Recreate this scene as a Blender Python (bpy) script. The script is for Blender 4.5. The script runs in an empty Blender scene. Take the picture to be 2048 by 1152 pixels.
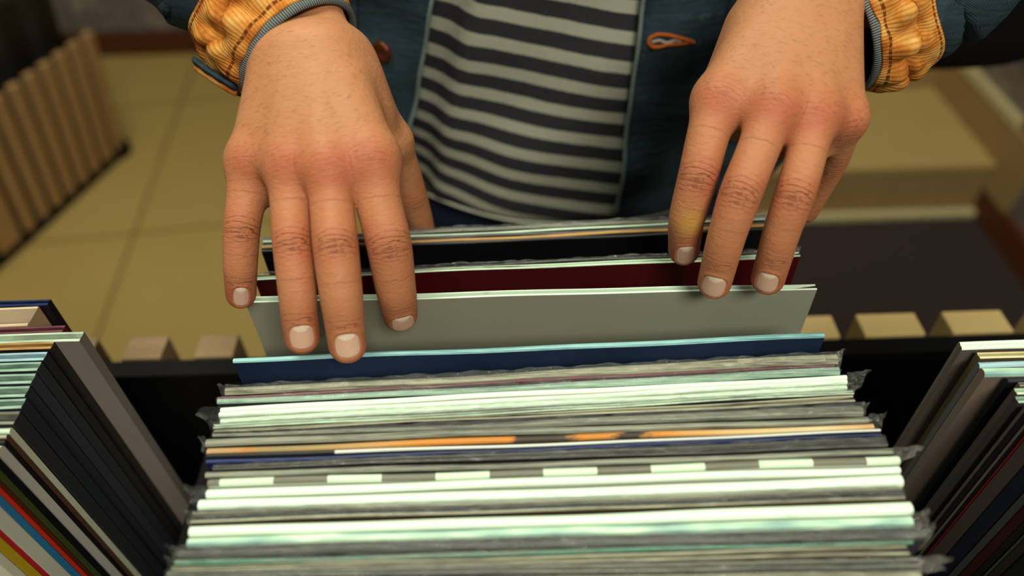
import bpy, bmesh, math, random
import numpy as np
from mathutils import Vector, Matrix
random.seed(7); rng = np.random.default_rng(7)
sc = bpy.context.scene
COL = sc.collection

# ------------------------------------------------------------------ camera
H = 1.25                      # camera height above the floor
FPX, CX, CY = 1482.0, 1024.0, 576.0
PITCH, ROLL = math.radians(45), math.radians(1.8)
cp, sp = math.cos(PITCH), math.sin(PITCH)
Fv = np.array([0, cp, -sp]); X0 = np.array([1.0, 0, 0]); U0 = np.array([0, sp, cp])
cr, sr = math.cos(ROLL), math.sin(ROLL)
Rv = cr*X0 - sr*U0
Uv = sr*X0 + cr*U0
CAM = np.array([0, 0, H])

def ray(px, py):
    return Fv + Rv*((px-CX)/FPX) + Uv*(-(py-CY)/FPX)
def PD(px, py, D):            # point at depth D along the optical axis
    return CAM + ray(px, py)*D
def PZ(px, py, z):            # point on a horizontal plane
    r = ray(px, py); return CAM + r*((z-H)/r[2])
def PY(px, py, y):            # point on a plane facing the camera's side
    r = ray(px, py); return CAM + r*(y/r[1])
def proj(p):
    d = np.asarray(p, float)-CAM; D = d@Fv
    return CX + FPX*(d@Rv)/D, CY - FPX*(d@Uv)/D

cam = bpy.data.cameras.new('camera'); co = bpy.data.objects.new('camera', cam); COL.objects.link(co)
M = Matrix(((Rv[0], Uv[0], -Fv[0], 0), (Rv[1], Uv[1], -Fv[1], 0), (Rv[2], Uv[2], -Fv[2], H), (0, 0, 0, 1)))
co.matrix_world = M
cam.sensor_width = 36; cam.lens = FPX/2048*36; cam.clip_start = 0.02
cam.dof.use_dof = True; cam.dof.focus_distance = 0.405; cam.dof.aperture_fstop = 3.0
sc.camera = co

# ------------------------------------------------------------------ helpers
def link(name, me, mats=(), parent=None, smooth=True):
    o = bpy.data.objects.new(name, me); COL.objects.link(o)
    for m in (mats if isinstance(mats, (list, tuple)) else [mats]): me.materials.append(m)
    if smooth: me.shade_smooth()
    if parent is not None: o.parent = parent
    return o
def mesh_np(name, v, f):
    me = bpy.data.meshes.new(name)
    me.from_pydata([tuple(map(float, p)) for p in v], [], [tuple(map(int, q)) for q in f]); me.update()
    return me
def from_bm(name, bm, mats, parent=None, smooth=False):
    bmesh.ops.recalc_face_normals(bm, faces=bm.faces)
    me = bpy.data.meshes.new(name); bm.to_mesh(me); bm.free()
    return link(name, me, mats, parent, smooth)
def empty(name, loc=(0, 0, 0)):
    o = bpy.data.objects.new(name, None); COL.objects.link(o); o.location = loc; o.empty_display_size = .05
    return o
def tag(o, label=None, cat=None, group=None, kind=None):
    if label: o['label'] = label
    if cat: o['category'] = cat
    if group: o['group'] = group
    if kind: o['kind'] = kind
    return o
def bbox_bm(bm, lo, hi, bev=0.0, mi=0):
    r = bmesh.ops.create_cube(bm, size=1)
    vs = r['verts']
    for v in vs:
        v.co = Vector([lo[i] + (v.co[i]+.5)*(hi[i]-lo[i]) for i in range(3)])
    if bev:
        es = list({e for v in vs for e in v.link_edges})
        bmesh.ops.bevel(bm, geom=es, offset=bev, segments=2, affect='EDGES', profile=.6)
def box(name, lo, hi, mat, parent=None, bev=0.0, off=(0, 0, 0)):
    bm = bmesh.new(); bbox_bm(bm, [lo[i]-off[i] for i in range(3)], [hi[i]-off[i] for i in range(3)], bev)
    return from_bm(name, bm, mat, parent)

# ------------------------------------------------------------------ materials
class NT:
    def __init__(s, name):
        s.m = bpy.data.materials.new(name); s.m.use_nodes = True
        s.t = s.m.node_tree; s.n = s.t.nodes; s.b = s.n['Principled BSDF']
    def N(s, typ, **kw):
        n = s.n.new(typ)
        for k, v in kw.items():
            if k.startswith('_'): setattr(n, k[1:], v)
            else: n.inputs[k].default_value = v
        return n
    def L(s, a, b): s.t.links.new(a, b)
    def math(s, op, a, b=None, c=None, clamp=False):
        n = s.n.new('ShaderNodeMath'); n.operation = op; n.use_clamp = clamp
        for i, x in enumerate((a, b, c)):
            if x is None: continue
            if isinstance(x, (int, float)): n.inputs[i].default_value = x
            else: s.L(x, n.inputs[i])
        return n.outputs[0]
    def mix(s, f, a, b):
        n = s.n.new('ShaderNodeMix'); n.data_type = 'RGBA'
        for i, x in ((0, f), (6, a), (7, b)):
            if isinstance(x, (int, float)): n.inputs[i].default_value = x
            elif isinstance(x, tuple): n.inputs[i].default_value = (*x, 1)
            else: s.L(x, n.inputs[i])
        return n.outputs[2]
    def noise(s, vec, scale, detail=3, rough=.55, dist=0):
        n = s.N('ShaderNodeTexNoise', Scale=scale, Detail=detail, Roughness=rough, Distortion=dist)
        if vec is not None: s.L(vec, n.inputs['Vector'])
        return n.outputs['Fac']
    def coord(s, which='Object', scale=(1, 1, 1), rot=(0, 0, 0)):
        c = s.n.new('ShaderNodeTexCoord'); m = s.N('ShaderNodeMapping'); s.L(c.outputs[which], m.inputs['Vector'])
        m.inputs['Scale'].default_value = scale; m.inputs['Rotation'].default_value = rot
        return m.outputs[0]
    def ramp(s, f, stops, interp='LINEAR'):
        n = s.n.new('ShaderNodeValToRGB'); n.color_ramp.interpolation = interp
        e = n.color_ramp.elements
        while len(e) < len(stops): e.new(.5)
        for i, (p, c) in enumerate(stops): e[i].position = p; e[i].color = (*c, 1)
        s.L(f, n.inputs[0]); return n.outputs[0]
    def bump(s, h, strength, dist=.001, normal=None):
        n = s.N('ShaderNodeBump', Strength=strength, Distance=dist); s.L(h, n.inputs['Height'])
        if normal is not None: s.L(normal, n.inputs['Normal'])
        return n.outputs[0]
    def out(s, col=None, rough=None, normal=None, spec=None, metal=None):
        b = s.b.inputs
        for k, x in (('Base Color', col), ('Roughness', rough), ('Specular IOR Level', spec), ('Metallic', metal)):
            if x is None: continue
            if isinstance(x, tuple): b[k].default_value = (*x, 1)
            elif isinstance(x, (int, float)): b[k].default_value = x
            else: s.L(x, b[k])
        if normal is not None: s.L(normal, b['Normal'])
        return s.m

def mul(c, k): return tuple(min(1, x*k) for x in c)
def rgb(r, g, b): # display values to linear
    f = lambda x: (x/255/12.92) if x/255 < .04045 else ((x/255+.055)/1.055)**2.4
    return (f(r), f(g), f(b))

def mat_plain(name, col, rough=.6, spec=.4, nscale=60, amt=.25, bump=.1):
    t = NT(name); v = t.coord(); n = t.noise(v, nscale)
    return t.out(t.mix(n, mul(col, 1-amt), mul(col, 1+amt)), rough, t.bump(n, bump, .001), spec)

def mat_edge(name, c1, c2, spots=.35, rough=.45):
    """paper and card edges: streaks running along the record's width"""
    t = NT(name)
    v = t.coord('Object', (6, 420, 30)); n = t.noise(v, 1.0, 4, .65)
    v2 = t.coord('Object', (55, 900, 60)); n2 = t.noise(v2, 1.0, 2, .6)
    f = t.math('ADD', t.math('MULTIPLY', n, .7), t.math('MULTIPLY', n2, .3))
    c = t.ramp(f, [(.36, c2), (.36+spots*.5, c1), (1, c1)])
    return t.out(c, rough, t.bump(n2, .25, .0006), .5)

def mat_wood(name, c1, c2, axis=0, rough=.55):
    t = NT(name); s = [40, 40, 40]; s[axis] = 3
    n = t.noise(t.coord('Object', tuple(s)), 2.0, 5, .6, .6)
    return t.out(t.mix(n, c1, c2), rough, t.bump(n, .15, .001), .3)

def mat_skin():
    t = NT('skin')
    at = t.n.new('ShaderNodeAttribute'); at.attribute_name = 'tone'
    ac = t.n.new('ShaderNodeAttribute'); ac.attribute_name = 'crease'
    sx = t.n.new('ShaderNodeSeparateXYZ'); t.L(ac.outputs['Vector'], sx.inputs[0])
    tx = t.n.new('ShaderNodeSeparateXYZ'); t.L(at.outputs['Vector'], tx.inputs[0])
    jr, lat, mask = sx.outputs       # mm from joint, mm across, mask
    v = t.coord('Object')
    big = t.noise(v, 28, 3, .6); mid = t.noise(v, 120, 4, .65); fine = t.noise(v, 1300, 2, .6)
    base = t.mix(t.math('MULTIPLY', big, 1.0), rgb(180, 122, 80), rgb(196, 141, 96))
    base = t.mix(t.math('MULTIPLY', mid, .5), base, rgb(180, 108, 72))
    red = t.math('MULTIPLY', tx.outputs[0], t.math('ADD', .65, t.math('MULTIPLY', mid, .7)), clamp=True)
    base = t.mix(red, base, rgb(176, 70, 44))
    base = t.mix(tx.outputs[1], base, rgb(200, 160, 60))
    # transverse wrinkles over the joints
    cx = t.n.new('ShaderNodeCombineXYZ')
    t.L(t.math('MULTIPLY', jr, .75), cx.inputs[0]); t.L(t.math('MULTIPLY', lat, .12), cx.inputs[1])
    wr = t.noise(cx.outputs[0], 1.9, 3, .6, .4)
    wob = t.noise(cx.outputs[0], .8, 2)
    arc = t.math('ADD', jr, t.math('MULTIPLY', t.math('MULTIPLY', lat, lat), -.028))
    ph = t.math('ADD', t.math('MULTIPLY', arc, math.pi/2.9), t.math('MULTIPLY', wob, 5.5))
    g = t.math('POWER', t.math('SUBTRACT', 1.0, t.math('ABSOLUTE', t.math('SINE', ph))), 5.0)
    gm = t.math('MULTIPLY', t.math('MULTIPLY', g, mask), t.math('MULTIPLY', t.math('SUBTRACT', wr, .3, None, True), 4.5))
    base = t.mix(t.math('MULTIPLY', gm, .75, clamp=True), base, rgb(130, 54, 34))
    # fine skin cells and short dark hairs lying across the back of the hand
    hv = t.coord('Object', (420, 900, 900), (.5, .3, .9)); hr = t.noise(hv, 1.0, 1, .5)
    
    vor = t.n.new('ShaderNodeTexVoronoi'); vor.inputs['Scale'].default_value = 900; t.L(v, vor.inputs['Vector'])
    st = t.noise(t.coord('Object', (160, 520, 520)), 1.0, 3, .6)
    b0 = t.bump(t.math('ADD', st, t.math('MULTIPLY', mid, .8)), .38, .0009)
    b1 = t.bump(t.math('ADD', t.math('MULTIPLY', vor.outputs['Distance'], .5), fine), .3, .0003, b0)
    b2 = t.bump(t.math('MULTIPLY', wr, t.math('ADD', t.math('MULTIPLY', t.math('SUBTRACT', 1.0, tx.outputs[2]), .35), mask)), .75, .0008, b1)
    b3 = t.bump(t.math('MULTIPLY', gm, -1), 1.0, .0012, b2)
    m = t.out(base, .55, b3, .35)
    t.b.inputs['Subsurface Weight'].default_value = .12
    t.b.inputs['Subsurface Radius'].default_value = (1, .35, .15)
    t.b.inputs['Subsurface Scale'].default_value = .004
    return m

def mat_denim(name, c1, c2, fade):
    t = NT(name); v = t.coord()
    big = t.noise(v, 14, 4, .6); mid = t.noise(v, 70, 4, .7)
    w = t.n.new('ShaderNodeTexWave'); w.inputs['Scale'].default_value = 520; w.bands_direction = 'DIAGONAL'
    w.inputs['Distortion'].default_value = 1.5; t.L(v, w.inputs['Vector'])
    hv = t.coord('Object', (14, 14, 60)); crink = t.noise(hv, 1.0, 3, .6)
    c = t.mix(t.math('MULTIPLY', t.math('MULTIPLY', big, mid), 2.2, clamp=True), c1, c2)
    c = t.mix(t.math('MULTIPLY', t.math('GREATER_THAN', t.math('MULTIPLY', mid, crink), .36), .25), c, fade)
    c = t.mix(t.math('MULTIPLY', w.outputs['Fac'], .22), c, fade)
    b = t.bump(w.outputs['Fac'], .25, .0004); b = t.bump(crink, .8, .004, b)
    return t.out(c, .85, b, .15)

def mat_shirt():
    t = NT('striped_jersey')
    uv = t.n.new('ShaderNodeUVMap'); s = t.n.new('ShaderNodeSeparateXYZ'); t.L(uv.outputs[0], s.inputs[0])
    v = t.coord(); wob = t.noise(v, 40, 2); he = t.noise(t.coord('Object', (900, 300, 500)), 1.0, 3, .7)
    fr = t.math('FRACT', t.math('ADD', s.outputs[1], t.math('MULTIPLY', wob, .08)))
    e = t.math('ADD', fr, t.math('MULTIPLY', t.math('SUBTRACT', he, .5), .05))
    k = t.ramp(e, [(0, (1, 1, 1)), (.27, (1, 1, 1)), (.30, (0, 0, 0)), (.71, (0, 0, 0)), (.74, (1, 1, 1))])
    k2 = t.n.new('ShaderNodeSeparateColor'); t.L(k, k2.inputs[0])
    dark = t.mix(he, rgb(26, 26, 28), rgb(66, 66, 68)); light = t.mix(he, rgb(150, 150, 130), rgb(184, 184, 162))
    c = t.mix(k2.outputs[0], light, dark)
    return t.out(c, .9, t.bump(t.math('ADD', he, t.math('MULTIPLY', wob, 1.5)), .3, .0012), .1)

def mat_cuff():
    t = NT('orange_corduroy')
    uv = t.n.new('ShaderNodeUVMap'); s = t.n.new('ShaderNodeSeparateXYZ'); t.L(uv.outputs[0], s.inputs[0])
    u, vv = s.outputs[0], s.outputs[1]             # metres round, 0..1 along
    ob = t.coord(); bl = t.noise(ob, 70, 4, .6); fz = t.noise(ob, 900, 2)
    rib = t.math('ABSOLUTE', t.math('SINE', t.math('MULTIPLY', u, math.pi/.0017)))
    c = t.ramp(bl, [(.32, rgb(150, 78, 26)), (.5, rgb(206, 134, 56)), (.68, rgb(232, 182, 100))])
    c = t.mix(t.math('MULTIPLY', t.math('SUBTRACT', 1.0, rib), .45), c, rgb(150, 70, 20))
    dash = t.math('ADD', .35, t.math('MULTIPLY', t.math('GREATER_THAN', t.math('SINE', t.math('MULTIPLY', u, 2*math.pi/.0032)), -.5), .55))
    for pos in (.12, .93):
        st = t.math('LESS_THAN', t.math('ABSOLUTE', t.math('SUBTRACT', vv, pos)), .022)
        c = t.mix(t.math('MULTIPLY', st, dash), c, rgb(96, 40, 14))
    h = t.math('ADD', rib, t.math('MULTIPLY', fz, .5))
    return t.out(c, .9, t.bump(h, .45, .0006), .1)

def mat_trim():
    t = NT('ribbed_denim_edge')
    uv = t.n.new('ShaderNodeUVMap'); s = t.n.new('ShaderNodeSeparateXYZ'); t.L(uv.outputs[0], s.inputs[0])
    a = t.math('ADD', t.math('MULTIPLY', s.outputs[0], 2*math.pi/.0013), t.math('MULTIPLY', s.outputs[1], 7))
    w = t.math('ADD', .5, t.math('MULTIPLY', t.math('SINE', a), .5))
    c = t.mix(w, rgb(34, 42, 52), rgb(140, 146, 138))
    return t.out(c, .9, t.bump(w, .6, .0005), .1)

def mat_floor():
    t = NT('beige_tile')
    v = t.coord(); s = t.n.new('ShaderNodeSeparateXYZ'); t.L(v, s.inputs[0])
    n = t.noise(v, 3, 4); n2 = t.noise(v, 60, 3)
    c = t.mix(n, rgb(168, 142, 78), rgb(184, 158, 92)); c = t.mix(t.math('MULTIPLY', n2, .3), c, rgb(165, 140, 84))
    g = None
    a_ = math.radians(6); q = PZ(235, 560, 0); q2 = PZ(240, 470, 0)
    U_ = t.math('ADD', t.math('MULTIPLY', s.outputs[0], math.cos(a_)), t.math('MULTIPLY', s.outputs[1], math.sin(a_)))
    V_ = t.math('SUBTRACT', t.math('MULTIPLY', s.outputs[1], math.cos(a_)), t.math('MULTIPLY', s.outputs[0], math.sin(a_)))
    u0 = q[0]*math.cos(a_)+q[1]*math.sin(a_); v0 = q2[1]*math.cos(a_)-q2[0]*math.sin(a_)
    for W_, w0 in ((U_, u0), (V_, v0)):
        f = t.math('FRACT', t.math('ADD', t.math('DIVIDE', W_, .66), .5-w0/.66+10))
        d = t.math('LESS_THAN', t.math('ABSOLUTE', t.math('SUBTRACT', f, .5)), .006)
        g = d if g is None else t.math('MAXIMUM', g, d)
    c = t.mix(t.math('MULTIPLY', g, .8), c, rgb(92, 74, 44))
    return t.out(c, .5, t.bump(t.math('MULTIPLY', g, -1), .4, .002), .3)

def mat_wall():
    t = NT('mottled_grey_wall'); v = t.coord()
    n = t.noise(v, 9, 5, .7); n2 = t.noise(v, 45, 4, .7)
    c = t.ramp(t.math('ADD', t.math('MULTIPLY', n, .6), t.math('MULTIPLY', n2, .4)), [(.35, rgb(78, 68, 58)), (.55, rgb(122, 112, 100)), (.7, rgb(168, 156, 138))])
    return t.out(c, .9, t.bump(n2, .6, .006), .1)

def mat_clear(name, tint=(.9, .92, .88), opac=.18):
    t = NT(name)
    g = t.N('ShaderNodeBsdfGlossy', Roughness=.12); g.inputs['Color'].default_value = (*tint, 1)
    tr = t.N('ShaderNodeBsdfTransparent'); df = t.N('ShaderNodeBsdfDiffuse'); df.inputs['Color'].default_value = (.5, .52, .48, 1)
    lw = t.N('ShaderNodeLayerWeight', Blend=.45)
    v = t.coord('Object', (60, 300, 200)); n = t.noise(v, 1.5, 3, .6, 1.5)
    b = t.bump(n, .9, .003); t.L(b, g.inputs['Normal']); t.L(b, lw.inputs['Normal'])
    m1 = t.n.new('ShaderNodeMixShader'); t.L(t.math('MULTIPLY', lw.outputs['Fresnel'], .55, clamp=True), m1.inputs[0])
    t.L(tr.outputs[0], m1.inputs[1]); t.L(g.outputs[0], m1.inputs[2])
    m2 = t.n.new('ShaderNodeMixShader'); t.L(t.math('MULTIPLY', n, opac), m2.inputs[0])
    t.L(m1.outputs[0], m2.inputs[1]); t.L(df.outputs[0], m2.inputs[2])
    t.L(m2.outputs[0], t.n['Material Output'].inputs['Surface']); t.n.remove(t.b)
    return t.m

SKIN = mat_skin()
DENIM = mat_denim('blue_denim', rgb(18, 27, 33), rgb(44, 60, 68), rgb(88, 110, 114))
JEANS = mat_denim('navy_denim', rgb(10, 14, 26), rgb(24, 34, 56), rgb(50, 62, 86))
SHIRT = mat_shirt(); CUFF = mat_cuff(); TRIM = mat_trim()
FLOORM = mat_floor(); WALLM = mat_wall()
BLACK = mat_plain('black_painted_board', rgb(15, 13, 13), .7, .15)
BLACKF = mat_plain('black_fabric', rgb(12, 12, 13), .85, .15)
CARPET = mat_plain('dark_grey_carpet', rgb(58, 48, 45), .95, .05, 500, .3, .6)
WOODL = mat_wood('light_wood', rgb(206, 176, 110), rgb(226, 198, 134), 0)
WOOD_SHADE = mat_wood('shaded_light_wood', rgb(122, 98, 68), rgb(156, 128, 92), 0)  # same slat wood with shade put into its colour
WOODV = mat_wood('slat_wood', rgb(150, 116, 74), rgb(186, 148, 98), 2)
BASEB = mat_wood('red_brown_skirting', rgb(70, 34, 16), rgb(94, 48, 24), 0)
STEPM = mat_plain('beige_stair_tile', rgb(176, 150, 92), .5, .3, 20, .08, .05)
RISER = mat_plain('brown_beige_riser', rgb(150, 122, 76), .6, .3, 20, .1, .05)
PALEST = mat_plain('pale_edge_strip', rgb(190, 176, 128), .6, .3)
FILM = mat_clear('clear_film', (.95, .97, .92), .10); CRUMPLE = mat_clear('crumpled_plastic', (.9, .92, .86), .12)
INNER = mat_plain('dark_inner_sleeve', rgb(26, 24, 26), .5, .4)
THREAD = mat_plain('orange_thread', rgb(170, 84, 30), .8, .2)
THREADG = mat_plain('grey_green_thread', rgb(110, 124, 116), .8, .2, 600, .4, .5)
COPPER = mat_plain('copper_brown_metal', rgb(110, 52, 30), .35, .6); COPPER.node_tree.nodes['Principled BSDF'].inputs['Metallic'].default_value = .6

# ------------------------------------------------------------------ signed-distance sculpting
def smin(a, b, k):
    h = np.clip(.5+.5*(b-a)/k, 0, 1)
    return b*(1-h)+a*h-k*h*(1-h)
def rcone(P, a, b, ra, rb):
    ba = b-a; L2 = ba@ba
    t = np.clip(((P-a)@ba)/L2, 0, 1)
    d = np.linalg.norm(P-(a+t[..., None]*ba), axis=-1)
    return d-(ra+(rb-ra)*t)
class Grid:
    def __init__(s, lo, hi, h):
        s.lo = np.array(lo, float); s.h = h
        s.n = np.ceil((np.array(hi)-s.lo)/h).astype(int)+1
        s.F = np.full(s.n, 1.0, np.float32)
    def sub(s, lo, hi):
        a = np.clip(((np.array(lo)-s.lo)/s.h).astype(int), 0, s.n-1); b = np.clip(np.ceil((np.array(hi)-s.lo)/s.h).astype(int)+1, 1, s.n)
        sl = tuple(slice(a[i], b[i]) for i in range(3))
        ax = [s.lo[i]+np.arange(a[i], b[i])*s.h for i in range(3)]
        return sl, np.stack(np.meshgrid(*ax, indexing='ij'), -1).astype(np.float32)
    def seg(s, a, b, ra, rb, k, F=None):
        F = s.F if F is None else F
        m = max(ra, rb)+k+.004
        sl, P = s.sub(np.minimum(a, b)-m, np.maximum(a, b)+m)
        if min(P.shape[:3]) < 1: return
        d = rcone(P, a.astype(np.float32), b.astype(np.float32), ra, rb)
        F[sl] = smin(F[sl], d, k)
def surface_nets(F, lo, h):
    S = F < 0
    c = np.zeros([n-1 for n in F.shape], np.int8)
    offs = [(i, j, k) for i in (0, 1) for j in (0, 1) for k in (0, 1)]
    sh = c.shape
    for o in offs: c += S[o[0]:o[0]+sh[0], o[1]:o[1]+sh[1], o[2]:o[2]+sh[2]]
    act = (c > 0) & (c < 8); I = np.argwhere(act)
    idx = np.full(sh, -1, np.int64); idx[act] = np.arange(len(I))
    pos = np.zeros((len(I), 3)); cnt = np.zeros(len(I))
    for a in offs:
        for ax in range(3):
            if a[ax]: continue
            b = list(a); b[ax] = 1
            fa = F[I[:, 0]+a[0], I[:, 1]+a[1], I[:, 2]+a[2]]; fb = F[I[:, 0]+b[0], I[:, 1]+b[1], I[:, 2]+b[2]]
            m = (fa < 0) != (fb < 0)
            t = np.where(m, fa/np.where(m, fa-fb, 1), 0)
            p = np.array(a, float)[None]+np.zeros((len(I), 3)); p[:, ax] += t
            pos += p*m[:, None]; cnt += m
    V = lo+(I+pos/cnt[:, None])*h
    Q = []
    for ax in range(3):
        o1, o2 = [(1, 2), (2, 0), (0, 1)][ax]
        sl0 = [slice(None)]*3; sl1 = [slice(None)]*3; sl0[ax] = slice(0, -1); sl1[ax] = slice(1, None)
        ch = S[tuple(sl0)] != S[tuple(sl1)]; E = np.argwhere(ch)
        E = E[(E[:, o1] > 0) & (E[:, o2] > 0) & (E[:, o1] < sh[o1]) & (E[:, o2] < sh[o2])]
        d1 = np.zeros(3, int); d1[o1] = 1; d2 = np.zeros(3, int); d2[o2] = 1
        q = np.stack([idx[tuple((E-d1-d2).T)], idx[tuple((E-d2).T)], idx[tuple(E.T)], idx[tuple((E-d1).T)]], 1)
        fl = ~S[tuple(E.T)]
        q[fl] = q[fl][:, ::-1]
        Q.append(q)
    return V, np.concatenate(Q)

def nail_out(w):
    a = .52+.48*math.sqrt(max(0, 1-(max(0, .55-w)/.55)**2.2))
    c = math.sqrt(max(.02, 1-(max(0, w-.62)/.385)**2.2))
    return a*c
def surf_h(s, x, rb, ra, Ls):
    rr = rb+(ra-rb)*min(1, max(0, -s/Ls)) if s < 0 else math.sqrt(max(rb*rb-(s*.9)**2, 1e-8))
    return math.sqrt(max(rr*rr-x*x*.9, 1e-9))
def nail_frame(ch, wpx, hpx, send=.42, tilt=0.0):
    (a, ra), (b, rb) = ch[-2], ch[-1]
    ax = (b-a)/np.linalg.norm(b-a)
    v = CAM-b; v /= np.linalg.norm(v); n = v-(v@ax)*ax; n /= np.linalg.norm(n); lat = np.cross(ax, n)
    n = n*math.cos(tilt)+lat*math.sin(tilt); lat = np.cross(ax, n)
    D = (b-CAM)@Fv; W = wpx*D/FPX/2; Lh = hpx*D/FPX/max(.75, v@n)
    return (b, ax, lat, n, W, Lh, rb*send-Lh, rb, ra, np.linalg.norm(b-a))
FRAMES = []
def rad(rpx, D): return rpx*D/FPX
VOX = .00085

def build_hand(spec):
    """spec: fingers {name: [(px,py,D,rpx)...]} MCP first; carp {name: (px,py,D,r)}; extra cones"""
    pts = {k: [(PD(x, y, D), rad(r, D)) for x, y, D, r in v] for k, v in spec['fingers'].items()}
    carp = {k: (PD(x, y, D), rad(r, D)) for k, (x, y, D, r) in spec['carpal'].items()}
    extra = [((PD(*a[:3]), rad(a[3], a[2])), (PD(*b[:3]), rad(b[3], b[2]))) for a, b in spec['extra']]
    allp = [q for v in pts.values() for q in v]+list(carp.values())+[q for e in extra for q in e]
    lo = np.min([p-r for p, r in allp], 0)-.006; hi = np.max([p+r for p, r in allp], 0)+.006
    g = Grid(lo, hi, VOX)
    kp = .011
    for k, (w, rw) in carp.items():
        m, rm = pts[k][0]
        g.seg(w, m, rw, rm, kp)
    for (a, ra), (b, rb) in extra: g.seg(a, b, ra, rb, kp)
    names = list(pts)
    for i in range(len(names)-1):     # fill between neighbouring metacarpals
        a, b = names[i], names[i+1]
        if 'thumb' in (a, b): continue
        m = (pts[a][0][0]+pts[b][0][0])/2; w = (carp[a][0]+carp[b][0])/2
        q = w+(m-w)*.86
        g.seg(w, q, (carp[a][1]+carp[b][1])/2, min(pts[a][0][1], pts[b][0][1])*.92, kp)
    palm = g.F.copy()
    for (i, px, py, D, r) in spec['webs']:
        a, b = names[i], names[i+1]; e = PD(px, py, D); m = (pts[a][0][0]+pts[b][0][0])/2
        g.seg(m+(e-m)*.05, e, min(pts[a][0][1], pts[b][0][1])*.8, rad(r, D), .008)
    palm = g.F.copy()
    # knuckle heads
    view = lambda p: (CAM-p)/np.linalg.norm(CAM-p)
    for k in names:
        if k == 'thumb': continue
        m, r = pts[k][0]; q = m+view(m)*r*.15
        g.seg(q, q+np.array([0, 0, 1e-5]), r*.86, r*.86, .008, palm)
        # extensor tendon
        w = carp[k][0]; a = m+(w-m)*.12+view(m)*(r*.36); b = m+(w-m)*.7+view(m)*(r*.42)
        g.seg(a, b, r*.68, r*.62, .007, palm)
    F = palm.copy()
    for k in names:
        ch = pts[k]
        lo_ = np.min([p-r for p, r in ch], 0)-.012; hi_ = np.max([p+r for p, r in ch], 0)+.012
        sl, P = g.sub(lo_, hi_)
        f = np.full(P.shape[:3], 1.0, np.float32)
        dense = []
        C_ = [np.append(p, r) for p, r in ch]; K = len(C_)
        for i in range(K-1):
            p0, p1, p2, p3 = C_[max(i-1, 0)], C_[i], C_[i+1], C_[min(i+2, K-1)]
            for t in np.arange(0, 1, .25):
                dense.append(.5*((2*p1)+(-p0+p2)*t+(2*p0-5*p1+4*p2-p3)*t*t+(-p0+3*p1-3*p2+p3)*t**3))
        dense.append(C_[-1])
        for a, b in zip(dense[:-1], dense[1:]):
            f = np.minimum(f, rcone(P, a[:3].astype(np.float32), b[:3].astype(np.float32), a[3], b[3]))
        d = smin(palm[sl], f, .007)
        kk = .0014*np.clip(1.6-f/.005, .02, 1)
        F[sl] = smin(F[sl], d, kk)
    V, Q = surface_nets(F, g.lo, VOX)
    # light relax to remove voxel stepping
    for it in range(3):
        acc = np.zeros_like(V); cn = np.zeros(len(V))
        for a, b in ((0, 1), (1, 2), (2, 3), (3, 0)):
            np.add.at(acc, Q[:, a], V[Q[:, b]]); np.add.at(cn, Q[:, a], 1)
            np.add.at(acc, Q[:, b], V[Q[:, a]]); np.add.at(cn, Q[:, b], 1)
        V = V*.4+.6*acc/cn[:, None]
    for (k, wpx, hpx, tl, sd_) in spec['nails']:
        fr = nail_frame(pts[k], wpx, hpx, sd_, tl); FRAMES.append(fr)
        b, ax, lat, nn_, W, Lh, s0, rb, ra_, Ls = fr
        d_ = V-b; ss = (d_@ax-s0)/Lh; xx = (d_@lat)/W; hh = d_@nn_
        rho = (np.abs((ss-.5)/.52)**2.6+np.abs(xx)**2.6)**(1/2.6)
        ok = (hh > rb*.15) & (np.abs(ss-.5) < 1.2) & (np.abs(xx) < 1.6)
        disp = -.0009*np.clip((1.0-rho)/.10, 0, 1)+.00055*np.exp(-((rho-1.12)/.10)**2)*np.clip(1.1-ss, .2, 1)
        V = V+nn_[None]*(disp*ok)[:, None]
    # normals
    n = np.cross(V[Q[:, 2]]-V[Q[:, 0]], V[Q[:, 3]]-V[Q[:, 1]]); Nn = np.zeros_like(V)
    for a in range(4): np.add.at(Nn, Q[:, a], n)
    Nn /= np.linalg.norm(Nn, axis=1)[:, None]+1e-12
    vd = CAM-V; vd /= np.linalg.norm(vd, axis=1)[:, None]
    dors = np.clip((np.sum(Nn*vd, 1)-.15)/.5, 0, 1)
    # attributes
    best = np.full(len(V), 9.0); crease = np.zeros((len(V), 3)); tone = np.zeros((len(V), 3))
    for k in names:
        ch = pts[k]; J = spec['joints'][k]
        for si, ((a, ra), (b, rb)) in enumerate(zip(ch[:-1], ch[1:])):
            ba = b-a; L = np.linalg.norm(ba); ax = ba/L
            t = np.clip((V-a)@ax/L, 0, 1); d = np.linalg.norm(V-(a+t[:, None]*ba), axis=1)-(ra+(rb-ra)*t)
            m = d < best; best[m] = d[m]
            lat = np.cross(ax, view(a)); lat /= np.linalg.norm(lat)
            s = (V-a)@ax
            la = (V-a)@lat
            # nearest joint (axial)
            bj = np.full(len(V), 99.0); amp = np.zeros(len(V))
            for ji, (idx_, A, w) in enumerate(J):
                # signed axial distance to joint through the chain
                pj = ch[idx_][0]; sj = (pj-a)@ax
                dj = (s-sj)*1000
                mm = np.abs(dj) < np.abs(bj)
                bj[mm] = dj[mm]; amp[mm] = (A*np.exp(-(dj/w)**2))[mm]
            crease[m, 0] = bj[m]; crease[m, 1] = (la*1000)[m]; crease[m, 2] = (amp*dors*np.exp(-(la/(ra*1.0))**4))[m]
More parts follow.
